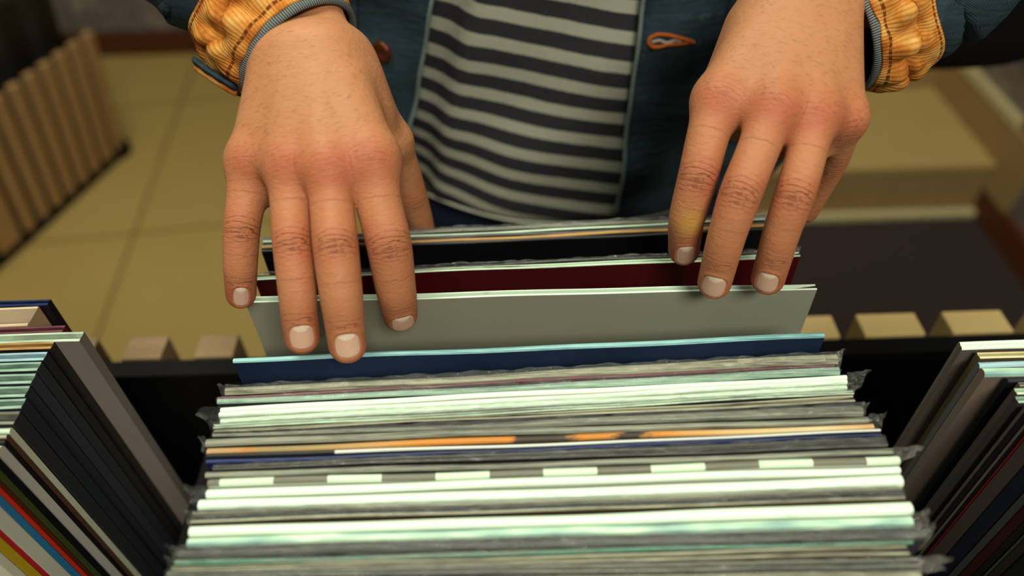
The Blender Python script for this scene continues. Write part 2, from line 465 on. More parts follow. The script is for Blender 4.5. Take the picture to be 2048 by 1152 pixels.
    for k in names:
        ch = pts[k]
        def blob(p, w): return np.exp(-(np.linalg.norm(V-p, axis=1)/w)**2)
        tone[:, 0] += .62*blob(ch[0][0]+view(ch[0][0])*ch[0][1]*.8, .012 if k != 'thumb' else .001)
        for (idx_, A, w) in spec['joints'][k]:
            if idx_: tone[:, 0] += .40*A*blob(ch[idx_][0], .014)
        tone[:, 0] += .50*blob(ch[-1][0], .012)
    # fingers a touch redder than the back of the hand
    mc = np.mean([pts[k][0][0] for k in names if k != 'thumb'], 0); wc = np.mean([w for w, _ in carp.values()], 0)
    axh = (mc-wc)/np.linalg.norm(mc-wc); sfin = (V-mc)@axh
    tone[:, 0] += .10*np.clip(sfin/.02, 0, 1)
    for (x, y, D, w) in spec.get('yellow', []):
        p = PD(x, y, D); tone[:, 1] += .6*np.exp(-(np.linalg.norm(V-p, axis=1)/w)**2)
    tone[:, 2] = np.clip(-sfin/.01+1, 0, 1)
    return V, Q, crease, np.clip(tone, 0, 1), pts, Nn, dors

nL = .659*Rv-.738*Uv-.146*Fv; nL /= np.linalg.norm(nL)
cL = PD(597, 104, .4135); RL = .0369
nR = -.923*Rv-.372*Uv+.06*Fv; nR /= np.linalg.norm(nR)
cR = PD(1693, 58, .422); RR = .0347
def W2P(p, r):
    x, y = proj(p); D = (np.asarray(p)-CAM)@Fv
    return (x, y, D, r*FPX/D)
ARM_L = W2P(cL-nL*.105, .030); ARM_R = W2P(cR-nR*.085+Uv*.018, .030)
LH = dict(
  fingers=dict(
    pinky=[(500, 322, .388, 42), (492, 400, .387, 38), (484, 455, .387, 36), (481, 520, .391, 33.5), (481, 550, .395, 32), (482, 588, .403, 29.5)],
    ring=[(577, 330, .376, 44), (581, 410, .373, 40), (585, 485, .370, 39.5), (594, 575, .372, 38), (598, 625, .376, 36.5), (604, 673, .384, 35.5)],
    middle=[(657, 335, .371, 47), (664, 415, .368, 44), (671, 490, .365, 45.5), (682, 585, .367, 43), (688, 635, .372, 40), (695, 689, .380, 38)],
    index=[(745, 320, .377, 51), (758, 405, .376, 46.5), (777, 484, .378, 45.5), (789, 560, .388, 41.5), (795, 595, .396, 38.5), (800, 628, .409, 35)],
    thumb=[(785, 283, .422, 37), (806, 340, .442, 34), (820, 388, .458, 33), (836, 432, .475, 28), (846, 470, .492, 26)]),
  carpal=dict(pinky=(554, 128, .394, 50), ring=(584, 120, .388, 53), middle=(622, 112, .386, 55), index=(672, 112, .388, 52), thumb=(690, 110, .400, 44)),
  extra=[((556, 118, .404, 54), (512, 8, .423, 52)), ((650, 100, .402, 62), (592, -40, .417, 66)), ((600, 110, .402, 60), (548, -20, .419, 62)),
         ((548, -20, .419, 62), ARM_L),
         ((705, 170, .396, 46), (765, 290, .412, 36)), ((700, 130, .40, 48), (735, 230, .40, 44)),
         ((556, 150, .41, 46), (542, 270, .415, 44)), ((620, 150, .41, 50), (640, 270, .41, 50))],
  webs=[(0, 533, 392, .396, 20), (1, 612, 375, .383, 22), (2, 706, 375, .386, 24)],
  joints={k: [(0, .16, 8), (2, 1.0, 5.0), (4, .55, 3.4)] for k in ('pinky', 'ring', 'middle', 'index')}, yellow=[])
LH['joints']['thumb'] = [(2, .6, 5)]
LH['nails'] = [('pinky', 31, 40, 0, .38), ('ring', 49, 49, 0, .28), ('middle', 51, 50, 0, .30), ('index', 47, 48, -.12, .68)]
RH = dict(
  fingers=dict(
    index=[(1437, 200, .383, 47), (1415, 275, .380, 42), (1397, 350, .382, 40), (1378, 420, .391, 37), (1371, 455, .399, 34.5), (1368, 500, .414, 31)],
    middle=[(1548, 215, .372, 46), (1516, 300, .368, 41.5), (1482, 385, .368, 42), (1457, 460, .376, 38), (1443, 510, .386, 36), (1429, 565, .402, 33.5)],
    ring=[(1630, 232, .373, 42), (1612, 310, .369, 39.5), (1590, 388, .370, 39.5), (1566, 455, .378, 36.5), (1552, 502, .387, 35), (1536, 557, .402, 33)],
    pinky=[(1692, 238, .382, 35), (1680, 285, .395, 30), (1666, 322, .410, 29), (1640, 372, .430, 26), (1612, 420, .447, 25)],
    thumb=[(1424, 205, .415, 38), (1412, 270, .435, 33), (1404, 330, .455, 30), (1394, 385, .475, 27), (1385, 425, .490, 25)]),
  carpal=dict(index=(1540, 18, .390, 56), middle=(1580, 15, .387, 56), ring=(1625, 20, .388, 56), pinky=(1665, 30, .390, 53), thumb=(1540, 50, .405, 46)),
  extra=[((1560, 10, .400, 60), (1700, -90, .415, 68)), ((1640, 12, .400, 60), (1750, -20, .418, 70)), ((1600, 10, .40, 64), (1730, -60, .416, 72)),
         ((1730, -60, .416, 72), ARM_R),
         ((1500, 60, .400, 50), (1445, 190, .405, 40)), ((1560, 60, .41, 50), (1540, 190, .41, 48)), ((1640, 60, .405, 50), (1660, 190, .402, 44))],
  webs=[(0, 1472, 262, .392, 20), (1, 1552, 302, .384, 22), (2, 1640, 300, .392, 20)],
  joints={k: [(0, .16, 8), (2, 1.0, 5.0), (4, .55, 3.4)] for k in ('index', 'middle', 'ring')}, yellow=[(1385, 450, .385, .0085)])
RH['nails'] = [('index', 39, 46, -.15, .42), ('middle', 47, 47, 0, .38), ('ring', 43, 43, 0, .38)]
RH['joints']['pinky'] = [(0, .6, 8), (2, .8, 5)]; RH['joints']['thumb'] = [(2, .6, 5)]

person = empty('person', (.05, .64, 0))
tag(person, 'person in blue denim jacket and striped shirt, both hands flicking through the middle records', 'person')
bpy.context.view_layer.update()
def child(o, parent):          # keep world placement while parenting to an empty that is only translated
    o.parent = parent; o.matrix_parent_inverse = Matrix.Translation(-Vector(parent_world(parent)))
    return o
def parent_world(p):
    v = Vector(p.location)
    while p.parent is not None:
        p = p.parent; v = v+Vector(p.location)
    return v

hL = build_hand(LH); hR = build_hand(RH)
# coarse hidden torso and upper arms of the same body
g = Grid((-.5, .35, .55), (.62, .95, 1.6), .008)
def cseg(a, b, ra, rb, k=.03): g.seg(np.array(a, float), np.array(b, float), ra, rb, k)
cseg((.06, .65, .72), (.06, .64, .95), .10, .095); cseg((0, .65, .72), (0, .65, .95), .09, .09); cseg((.12, .65, .72), (.12, .65, .95), .09, .09)
cseg((.0, .66, .95), (-.02, .68, 1.28), .09, .10); cseg((.12, .66, .95), (.14, .68, 1.28), .09, .10); cseg((.06, .69, 1.3), (.06, .70, 1.50), .07, .055)
cseg((-.02, .68, 1.38), (.14, .68, 1.38), .075, .075)
eL0 = PD(*ARM_L[:3]); eR0 = PD(*ARM_R[:3])
ELB_L = np.array([-.27, .66, 1.10]); ELB_R = np.array([.42, .60, 1.16])
SH_L = np.array([-.13, .69, 1.38]); SH_R = np.array([.25, .69, 1.38])
for a, b, c in ((eL0, ELB_L, SH_L), (eR0, ELB_R, SH_R)):
    cseg(a, b, .026, .037); cseg(b, c, .038, .052)
Vb, Qb = surface_nets(g.F, g.lo, g.h)
parts = [(hL[0], hL[1], hL[2], hL[3]), (hR[0], hR[1], hR[2], hR[3]), (Vb, Qb, np.zeros((len(Vb), 3)), np.zeros((len(Vb), 3)))]
V = np.concatenate([p[0] for p in parts]); off = np.cumsum([0]+[len(p[0]) for p in parts])
Q = np.concatenate([p[1]+off[i] for i, p in enumerate(parts)])
me = bpy.data.meshes.new('body')
me.vertices.add(len(V)); me.vertices.foreach_set('co', (V-np.array(person.location)).astype(np.float32).ravel())
me.loops.add(len(Q)*4); me.loops.foreach_set('vertex_index', Q.astype(np.int32).ravel())
me.polygons.add(len(Q)); me.polygons.foreach_set('loop_start', (np.arange(len(Q))*4).astype(np.int32))
me.update(calc_edges=True); me.validate()
for nm, i in (('crease', 2), ('tone', 3)):
    a = me.attributes.new(nm, 'FLOAT_VECTOR', 'POINT'); a.data.foreach_set('vector', np.concatenate([p[i] for p in parts]).astype(np.float32).ravel())
body = link('body', me, SKIN, person)
body['label'] = 'two bare hands and wrists with reddened knuckles'

NAILM = (lambda t: t.out(t.mix(t.noise(t.coord(), 60), rgb(208, 158, 132), rgb(224, 184, 158)), .3, None, .5))(NT('nail'))
NAILT = mat_plain('nail_moon', rgb(228, 204, 178), .3, .5, 80, .03, .0)
def nail(fr):
    b, ax, lat, n, W, Lh, s0, rb, ra, Ls = fr
    vs, fs = [], []; NU, NV = 22, 26
    for j in range(NV+1):
        w = j/NV; s = s0+w*Lh
        wid = W*(.97 if w > .5 else .97)*nail_out(w)
        for i in range(NU+1):
            u = i/NU*2-1; x = u*wid
            vs.append(b+ax*s+lat*x+n*(surf_h(s, x, rb, ra, Ls)-.00035+.0004*(1-u*u)-.0006*max(0, .12-w)/.12-.0008*max(0, w-.9)/.1))
    for j in range(NV):
        for i in range(NU):
            k = j*(NU+1)+i; fs.append((k, k+1, k+NU+2, k+NU+1))
    me = mesh_np('fingernail', np.array(vs)-np.array(person.location), fs)
    o = link('fingernail', me, [NAILM, NAILT], body)
    for p in me.polygons:
        j = p.index//NU; i = p.index % NU
        if j < 5.5-((i+.5-NU/2)*.20)**2: p.material_index = 1
    so = o.modifiers.new('thick', 'SOLIDIFY'); so.thickness = .0005; so.offset = -1
    return o
for fr in FRAMES: nail(fr)
# fine short hairs lying on the backs of both hands
rs = np.random.default_rng(5); hv, hf = [], []
for hd in (hL, hR):
    Vh, _, crz, tn, _p, Nh, dor = hd
    w_ = tn[:, 2]*(dor > .45); c_ = rs.choice(len(Vh), 1500, p=w_/w_.sum())
    for i in c_:
        nn = Nh[i]; tdir = np.array([rs.normal(-.8 if hd is hL else .8, .3), rs.normal(-.1, .25), rs.normal(-.45, .3)]); tdir -= (tdir@nn)*nn; tdir /= np.linalg.norm(tdir)
        sd = np.cross(nn, tdir); L_ = rs.uniform(.002, .0048); k = len(hv); wd = .00003
        bend = sd*rs.normal(0, .0006)
        for q, h_ in ((0, -.0001), (.35, .0002), (.7, .00035), (1, .0003)):
            c = Vh[i]+tdir*L_*q+nn*h_+bend*q*q
            hv += [c-sd*wd*(1.1-q), c+sd*wd*(1.1-q), c+nn*wd*1.5*(1.1-q)]
        for q in range(3):
            a_ = k+q*3
            hf += [(a_, a_+1, a_+4, a_+3), (a_+1, a_+2, a_+5, a_+4), (a_+2, a_, a_+3, a_+5)]
hm = mesh_np('arm_hair', np.array(hv)-np.array(person.location), hf)
ho = link('arm_hair', hm, mat_plain('brown_hair', rgb(96, 58, 36), .5, .3), body); ho['kind'] = 'stuff'

# ------------------------------------------------------------------ clothes
PW = np.array(person.location)
def grid_mesh(name, pts, mats, parent, uvs=None, closed=False, thick=0, off=-1):
    """pts[j][i] world points"""
    nj, ni = len(pts), len(pts[0]); vs = np.array(pts, float).reshape(-1, 3)-np.array(parent_world(parent))
    fs = []
    for j in range(nj-1):
        for i in range(ni-1 if not closed else ni):
            i2 = (i+1) % ni; fs.append((j*ni+i, j*ni+i2, (j+1)*ni+i2, (j+1)*ni+i))
    me = mesh_np(name, vs, fs)
    if uvs is not None:
        l = me.uv_layers.new(name='UVMap'); U = np.array(uvs, float).reshape(-1, 2)
        for p in me.polygons:
            for li in p.loop_indices: l.data[li].uv = U[me.loops[li].vertex_index]
    o = link(name, me, mats, parent)
    if thick:
        m = o.modifiers.new('thick', 'SOLIDIFY'); m.thickness = thick; m.offset = off
    return o
def tube(name, path, r, mat, parent, seg=8, closed=False):
    path = [np.array(p, float) for p in path]; n = len(path); rows = []
    for i, p in enumerate(path):
        a = path[(i-1) % n if closed else max(i-1, 0)]; b = path[(i+1) % n if closed else min(i+1, n-1)]
        t = b-a; t /= np.linalg.norm(t)
        up = np.array([.13, -.7, .7]); e1 = np.cross(t, up); e1 /= np.linalg.norm(e1); e2 = np.cross(t, e1)
        rr = r(i/(n-1)) if callable(r) else r
        rows.append([p+rr*(math.cos(q)*e1+math.sin(q)*e2) for q in np.linspace(0, 2*math.pi, seg, endpoint=False)])
    if closed: rows.append(rows[0])
    return grid_mesh(name, rows, mat, parent, closed=True)

def wob(x, z, k=1.0):
    return (math.sin(x*31+z*17)+.6*math.sin(x*57-z*43+1.3)+.5*math.sin(z*71+x*13+.4))*k
# t-shirt: cx, a, b ; front at Y=.5
SCX, SA, SB, SY = .07, .19, .12, .62
z87 = PY(1055, 87, .506)[2]
def torso_pt(th, z, cx, a, b, cy): return np.array([cx+a*math.sin(th), cy-b*math.cos(th), z])
ths = np.linspace(-math.pi, math.pi, 121)
hemL, hemR = PY(860, 398, .535)[2], PY(1010, 446, .505)[2]
rows, uvs = [], []
NZ = 70
for j in range(NZ+1):
    row, ur = [], []
    for th in ths:
        A_ = SA if th < 0 else .155
        x = SCX+A_*math.sin(th)
        hem = hemL+(hemR-hemL)*np.clip((x+.065)/.065, 0, 1)
        if x > 0: hem = hemR
        zt = 1.44; z = hem+(zt-hem)*(j/NZ)
        k = 1-.25*max(0, (z-1.25)/.2)
        fold = wob(x, z, .0016)+.004*math.exp(-((x+.035-(z-.95)*.25)/.012)**2)-.003*math.exp(-((x+.055-(z-.95)*.25)/.012)**2)
        p = torso_pt(th, z, SCX, (A_+fold)*k, (SB+fold)*k, SY)
        if j == 0: p = p+np.array([0, .002, 0])
        row.append(p); ur.append((x, (z-z87+.0031+.18*(x-.012)-.25*max(0, -x+.0)*max(0, (.97-z))*4)/.0228+.5+20))
    rows.append(row); uvs.append(ur)
shirt = grid_mesh('t_shirt', rows, SHIRT, person, uvs, thick=.0015)
# hem roll
hp = []
for th in np.linspace(-1.2, 1.3, 50):
    A_ = SA if th < 0 else .155; x = SCX+A_*math.sin(th); hem = hemR if x > 0 else hemL+(hemR-hemL)*np.clip((x+.065)/.065, 0, 1)
    hp.append(torso_pt(th, hem+.001, SCX, A_+.001, SB+.001, SY))
tube('shirt_hem', hp, .0013, mat_plain('pale_hem', rgb(176, 176, 158), .9, .1, 500, .2, .4), shirt)

# jeans
g2 = Grid((-.25, .42, .04), (.38, .90, .98), .01)
def jseg(a, b, ra, rb, k=.03): g2.seg(np.array(a, float), np.array(b, float), ra, rb, k)
jseg((0, .645, .80), (.12, .645, .80), .112, .112, .02); jseg((0, .64, .88), (.12, .64, .88), .10, .10, .02)
jseg((-.02, .645, .78), (-.03, .63, .42), .098, .068); jseg((-.03, .63, .42), (-.035, .68, .10), .066, .055)
jseg((.14, .645, .78), (.16, .63, .42), .098, .068); jseg((.16, .63, .42), (.17, .68, .10), .066, .055)
Vj, Qj = surface_nets(g2.F, g2.lo, g2.h)
link('jeans', mesh_np('jeans', Vj-PW, Qj), JEANS, person)
for sx in (-.035, .17):
    g3 = Grid((sx-.08, .46, -.01), (sx+.08, .80, .16), .008)
    g3.seg(np.array([sx, .53, .035]), np.array([sx, .72, .045]), .034, .04, .02); g3.seg(np.array([sx, .70, .05]), np.array([sx, .70, .10]), .042, .045, .02)
    Vs, Qs = surface_nets(g3.F, g3.lo, g3.h); Vs[:, 2] = np.maximum(Vs[:, 2], .001)
    link('shoe', mesh_np('shoe', Vs-PW, Qs), BLACKF, person)

# denim jacket shell
JCX, JA, JB, JY = .055, .236, .142, .632
pL0, pL1 = PY(866, 0, .513), PY(812, 290, .513)
pR0, pR1 = PY(1281, 0, .505), PY(1232, 400, .505)
def edgeX(z, a, b): return a[0]+(b[0]-a[0])*(z-a[2])/(b[2]-a[2])
def thx(x): return math.asin(max(-.999, min(.999, (x-JCX)/JA)))
rows, uvs = [], []
ZB, ZT = .835, 1.42; NZ, NTH = 80, 110
jpt = {}
def jacket_point(th, z, pad=0.0):
    k = 1-.2*max(0, (z-1.25)/.2)
    x = JCX+JA*math.sin(th)
    f = wob(x*1.3+.4, z*1.6, .0022)+.0022*math.sin(z*190+5*math.sin(x*40))*math.exp(-((x-.19)/.03)**2)
    if z < .875: f -= .006*(1-(z-ZB)/.04)
    return torso_pt(th, z, JCX, (JA+f+pad)*k, (JB+f+pad)*k, JY)
for j in range(NZ+1):
    z = ZB+(ZT-ZB)*j/NZ
    tl, tr = thx(edgeX(z, pL0, pL1)), thx(edgeX(z, pR0, pR1))
    # sweep from the right opening edge round the back to the left opening edge
    row = [jacket_point(t, z) for t in np.linspace(tr, 2*math.pi+tl, NTH)]
    rows.append(row)
def sleeve_rows(path, n=40, seg=40):
    """path: (centre, normal, radius) keys; smooth tube"""
    out = []; K = len(path)
    C = [np.array(p[0], float) for p in path]; Rr = [p[1] for p in path]
    def cr_(a, b, c, d, t): return .5*((2*b)+(-a+c)*t+(2*a-5*b+4*c-d)*t*t+(-a+3*b-3*c+d)*t**3)
    prev = None
    for s in np.linspace(0, K-1, n):
        i = min(int(s), K-2); t = s-i
        a, b, c, d = C[max(i-1, 0)], C[i], C[i+1], C[min(i+2, K-1)]
        p = cr_(a, b, c, d, t); p2 = cr_(a, b, c, d, t+.01); tn = p2-p; tn /= np.linalg.norm(tn)
        r = cr_(Rr[max(i-1, 0)], Rr[i], Rr[i+1], Rr[min(i+2, K-1)], t)
        e1 = prev-(prev@tn)*tn if prev is not None else np.cross(tn, [.1, .2, 1.0]); e1 /= np.linalg.norm(e1); prev = e1; e2 = np.cross(tn, e1)
        row = []
        for q in np.linspace(0, 2*math.pi, seg, endpoint=False):
            rr = r+.0016*math.sin(3*q+s*5)+.0022*math.sin(s*9+2*math.sin(q*2))
            row.append(p+rr*(math.cos(q)*e1+math.sin(q)*e2))
        out.append(row)
    return out

LcL, LcR = .040, .031
def cuff(c, n, R0, L, parent, grow, seed, arc0=0):
    e1 = np.cross(n, [0, 0, 1.0]); e1 /= np.linalg.norm(e1); e2 = np.cross(n, e1)
    rows, uvs = [], []; NS, NQ = 36, 220
    for j in range(NS+1):
        t = j/NS; row, ur = [], []
        for i in range(NQ+1):
            q = 2*math.pi*i/NQ
            fold = .0024*math.sin(7*q+seed+2.2*math.sin(3*q+seed)+2.5*t)+.0016*math.sin(15*q+seed*2-6*t)
            buckle = .0035*math.exp(-((t-.55-.14*math.sin(5*q+seed))/.09)**2)
            r = R0+grow*t+.0035*math.sin(math.pi*t)+fold*math.sin(math.pi*min(1, t*1.15))**.7*1.0-buckle
            ax = -n*(L*t+.003*t*math.sin(4*q+seed))
            row.append(c+ax+r*(math.cos(q)*e1+math.sin(q)*e2)); ur.append((q*R0, t))
        rows.append(row); uvs.append(ur)
    o = grid_mesh('cuff', rows, CUFF, parent, uvs, thick=.0022)
    o['label'] = 'orange corduroy cuff with brown stitching'
    # ribbed rim
    rows, uvs = [], []
    for i in range(NQ+1):
        q = 2*math.pi*i/NQ; rd = math.cos(q)*e1+math.sin(q)*e2; row, ur = [], []
        for k in range(13):
            w = 2*math.pi*k/12
            row.append(c+rd*(R0-.0005+.0020*math.cos(w))+n*(.0012+.0030*math.sin(w))); ur.append((q*R0, k/12))
        rows.append(row); uvs.append(ur)
    e = grid_mesh('cuff_rim', rows, TRIM, parent, uvs); e['label'] = 'blue-grey ribbed rim of the cuff'
    # inner lining of the opening
    rows = [[c-n*(L*.9*t)+(R0-.0026)*(math.cos(q)*e1+math.sin(q)*e2) for q in np.linspace(0, 2*math.pi, 60)] for t in np.linspace(0, 1, 6)]
    grid_mesh('cuff_lining', rows, JEANS, parent)
    return e1, e2

jacket = grid_mesh('jacket', rows, DENIM, person, thick=.0035, off=-1)
cuff(cL, nL, RL, LcL, jacket, .001, .6)
cuff(cR, nR, RR, LcR, jacket, .002, 2.9)
sl = sleeve_rows([(cL-nL*(LcL-.006), .036), (cL-nL*(LcL+.022), .041), (cL-nL*.12, .047), (ELB_L, .066), ((ELB_L+SH_L)/2+np.array([-.01, 0, 0]), .070), (SH_L+np.array([.03, 0, 0]), .078)])
srr = sleeve_rows([(cR-nR*(LcR-.006), .034), (cR-nR*(LcR+.018)+Uv*.004, .037), (cR-nR*.085+Uv*.022, .042), (ELB_R, .058), ((ELB_R+SH_R)/2, .070), (SH_R-np.array([.03, 0, 0]), .078)])
for r_ in (sl, srr):
    o = grid_mesh('sleeve', r_, DENIM, jacket, closed=True, thick=.002)
# open flap of the cuff on the left of the picture
fa, fb, fc = PD(480, 182, .408), PD(436, 158, .405), PD(400, 130, .410)
rows = []
for t in np.linspace(0, 1, 14):
    p = fa*(1-t)**2+2*fb*t*(1-t)+fc*t*t; w = .0022*(1+.15*math.sin(t*20)); r2 = .011
    rows.append([p+Uv*w*math.cos(a)*1.2+Fv*r2*math.sin(a)*(1.0) for a in np.linspace(0, 2*math.pi, 16, endpoint=False)])
flap = grid_mesh('cuff_tab', rows, DENIM, jacket, closed=True)
bm = bmesh.new(); bm.from_mesh(flap.data); bmesh.ops.holes_fill(bm, edges=bm.edges); bm.to_mesh(flap.data); bm.free()
fp = [p_-Uv*.0030-Fv*.005 for p_ in [fa*(1-t)**2+2*fb*t*(1-t)+fc*t*t for t in np.linspace(0, 1, 16)]]
tube('tab_binding', fp, .0015, CUFF, jacket)
# corded placket edges, seams
def jline(f, z0, z1, n=60, pad=.0012):
    return [jacket_point(thx(f(z)), z, pad) for z in np.linspace(z0, z1, n)]
tube('placket_cord', jline(lambda z: edgeX(z, pL0, pL1), ZB, ZT, pad=0), .0016, THREADG, jacket)
tube('placket_cord', jline(lambda z: edgeX(z, pR0, pR1), ZB+.01, ZT, pad=0), .0016, THREADG, jacket)
tube('seam', jline(lambda z: edgeX(z, pR0, pR1)+.062, ZB+.03, ZT, pad=.0002), .0007, JEANS, jacket, 6)
tube('seam', jline(lambda z: edgeX(z, pL0, pL1)-.055, ZB+.03, ZT, pad=.0002), .0007, JEANS, jacket, 6)
zb = PY(1300, 405, .505)[2]
tube('waistband_seam', [jacket_point(t, zb, .0002) for t in np.linspace(thx(edgeX(zb, pR0, pR1)), 1.45, 40)], .0007, JEANS, jacket, 6)
tube('waistband_seam', [jacket_point(t, zb, .0002) for t in np.linspace(-1.45, thx(edgeX(zb, pL0, pL1)), 40)], .0007, JEANS, jacket, 6)
# button
bp = PY(765, 103, .520); th = thx(bp[0]); bp = jacket_point(th, bp[2], .0)
bn = np.array([math.sin(th)*.8, -math.cos(th), 0]); bn /= np.linalg.norm(bn)
def lathe(name, prof, c, n, mat, parent, seg=40):
    e1 = np.cross(n, [0, 0, 1.0]); e1 /= np.linalg.norm(e1); e2 = np.cross(n, e1)
    rows = [[c+n*h+r*(math.cos(q)*e1+math.sin(q)*e2) for q in np.linspace(0, 2*math.pi, seg, endpoint=False)] for r, h in prof]
    return grid_mesh(name, rows, mat, parent, closed=True)
bt = lathe('button', [(.0001, .0032), (.002, .0034), (.0028, .0042), (.0045, .0044), (.006, .0050), (.0078, .0046), (.0085, .0034), (.0085, .0018), (.004, .0012), (.004, -.004)], bp, bn, COPPER, jacket)
bt['label'] = 'copper brown jeans button'
# buttonhole: keyhole outline in orange thread with a pale slit
def jpx(px, py, pad=.001):
    p = PY(px, py, .50)
    for _ in range(4):
        t_ = thx(p[0]); y = jacket_point(t_, p[2], pad)[1]; p = PY(px, py, y)
    return p
outl = [(1386, 84), (1360, 76), (1335, 70), (1315, 69), (1300, 76), (1297, 86), (1304, 94), (1318, 94), (1336, 89), (1360, 88)]
dens = []
for i in range(len(outl)):
    a, b = outl[i], outl[(i+1) % len(outl)]
    for t in np.linspace(0, 1, 5)[:-1]: dens.append(jpx(a[0]+(b[0]-a[0])*t, a[1]+(b[1]-a[1])*t, .0012+.0003*math.sin(i*4+t*9)))
bh = tube('buttonhole', dens, .0014, THREAD, jacket, 8, closed=True)
tube('frayed_thread', [jpx(x, y, .0008) for x, y in ((1304, 84), (1318, 80), (1334, 86), (1350, 80), (1362, 82))], .0012, mat_plain('pale_thread', rgb(170, 164, 150), .9, .1), bh, 6)

# ------------------------------------------------------------------ shoulder bag behind the right-hand sleeve
def superbox(c, hx, hy, hz, e=.35, n=36):
    rows = []
    sg = lambda v, p: math.copysign(abs(v)**p, v)
    for j in range(n+1):
        a = -math.pi/2+math.pi*j/n; row = []
        for i in range(n*2):
            b = 2*math.pi*i/(n*2)
            row.append(np.array([c[0]+hx*sg(math.cos(a), e)*sg(math.cos(b), e), c[1]+hy*sg(math.cos(a), e)*sg(math.sin(b), e), c[2]+hz*sg(math.sin(a), e*1.2)]))
        rows.append(row)
    return rows
pb = PD(1905, 135, .80)
bag = empty('shoulder_bag', tuple(pb))
tag(bag, 'black rounded bag hanging behind the orange-cuffed sleeve, upper right', 'bag')
bc = np.array([pb[0]-.012, pb[1]+.03, pb[2]+.13])
grid_mesh('bag_body', superbox(bc, .13, .055, .135, .48), BLACKF, bag, closed=True)
grid_mesh('bag_flap', superbox(bc+np.array([0, -.012, .04]), .128, .052, .095, .5), BLACK, bag, closed=True)
tube('bag_strap', [bc+np.array(p) for p in ((-.10, 0, .10), (-.16, .03, .22), (-.19, .05, .32), (-.20, .09, .40), (-.18, .13, .40), (-.08, .10, .28), (.06, .03, .12))], .009, BLACKF, bag)

# ------------------------------------------------------------------ records
TZ = H-.303; RH_ = .315
REC = {}
def sleeve(name, label, ends, edge, face, kind='solid', group=None, spine=1, thin=.0010, zoff=0, plastic=None, inner=None, wave=.00012, N=26, band=None, cat='record', depth_=.014):
    """ends: four plan points (rear-left, rear-right, front-right, front-left) at the top"""
    rl, rr_, fr, fl = [np.array(p, float) for p in ends]
    c = (rl+rr_+fr+fl)/4
    root = empty(name, (c[0], c[1], TZ-RH_)); tag(root, label, cat, group)
    gap = .00025
    prof_rows = []; ph = rng.uniform(0, 6.28, 4)
    zt = TZ+zoff
    rec = depth_
    O = np.array([c[0], c[1], TZ-RH_])
    for i in range(N+1):
        t = i/N
        a = rl*(1-t)+rr_*t; b = fl*(1-t)+fr*t
        w = wave*math.sin(ph[0]+t*5)+wave*.5*math.sin(ph[1]+t*13)
        ya, yb = a[1]-gap+w, b[1]+gap+w
        if yb > ya-.0006: m = (ya+yb)/2; ya, yb = m+.0004, m-.0004
        xa, xb = a[0], b[0]; x = (xa+xb)/2
        zz = zt+.0005*math.sin(ph[2]+t*7)+.0003*math.sin(ph[3]+t*19)
        T = ya-yb; zb_ = TZ-RH_
        if kind == 'solid':
            r = min(T*.42, .0022)
            pr = [(ya, zb_), (ya, zz-r), (ya-r*.35, zz-r*.3), (ya-r, zz), (yb+r, zz), (yb+r*.35, zz-r*.3), (yb, zz-r), (yb, zb_)]
            fm = [1, 0, 0, 0, 0, 0, 1]
        else:
            th_ = min(thin, T*.3)
            mid = th_ if kind == 'pocket' else th_
            depth = rec
            cl = .008/.315
            if (spine in (1, 2) and t > 1-cl) or (spine in (-1, 2) and t < cl): depth = .0004
            pr = [(ya, zb_), (ya, zz-.0003), (ya-.0003, zz), (ya-mid, zz), (ya-mid-.0001, zz-depth), (yb+mid+.0001, zz-depth), (yb+mid, zz), (yb+.0003, zz), (yb, zz-.0003), (yb, zb_)]
            fm = [1, 0, 0, 0, 2, 0, 0, 0, 1]
        prof_rows.append([(x+(xa-xb)*.5*(1 if q < len(pr)/2 else -1), y, z) for q, (y, z) in enumerate(pr)])
    nj = len(prof_rows); npf = len(prof_rows[0])
    vs = np.array(prof_rows).reshape(-1, 3)-O; fs, mi = [], []
    for i in range(nj-1):
        for q in range(npf-1):
            fs.append((i*npf+q, i*npf+q+1, (i+1)*npf+q+1, (i+1)*npf+q)); mi.append(fm[q])
        fs.append((i*npf+npf-1, i*npf, (i+1)*npf, (i+1)*npf+npf-1)); mi.append(1)
    fs.append(tuple(range(npf))); mi.append(3); fs.append(tuple((nj-1)*npf+q for q in range(npf))[::-1]); mi.append(3)
    me = mesh_np('cover', vs, fs)
    bm = bmesh.new(); bm.from_mesh(me); bmesh.ops.recalc_face_normals(bm, faces=bm.faces); bm.to_mesh(me); bm.free()
    o = link('cover', me, [edge, face, INNER, REC.get('side', edge) if not inner else inner], root, smooth=False)
    for p, m in zip(me.polygons, mi): p.material_index = m
    if plastic:
        for side, ext, drop, lift in plastic:
            add_plastic(root, O, rl if side < 0 else rr_, fl if side < 0 else fr, side, ext, drop, lift)
    return root
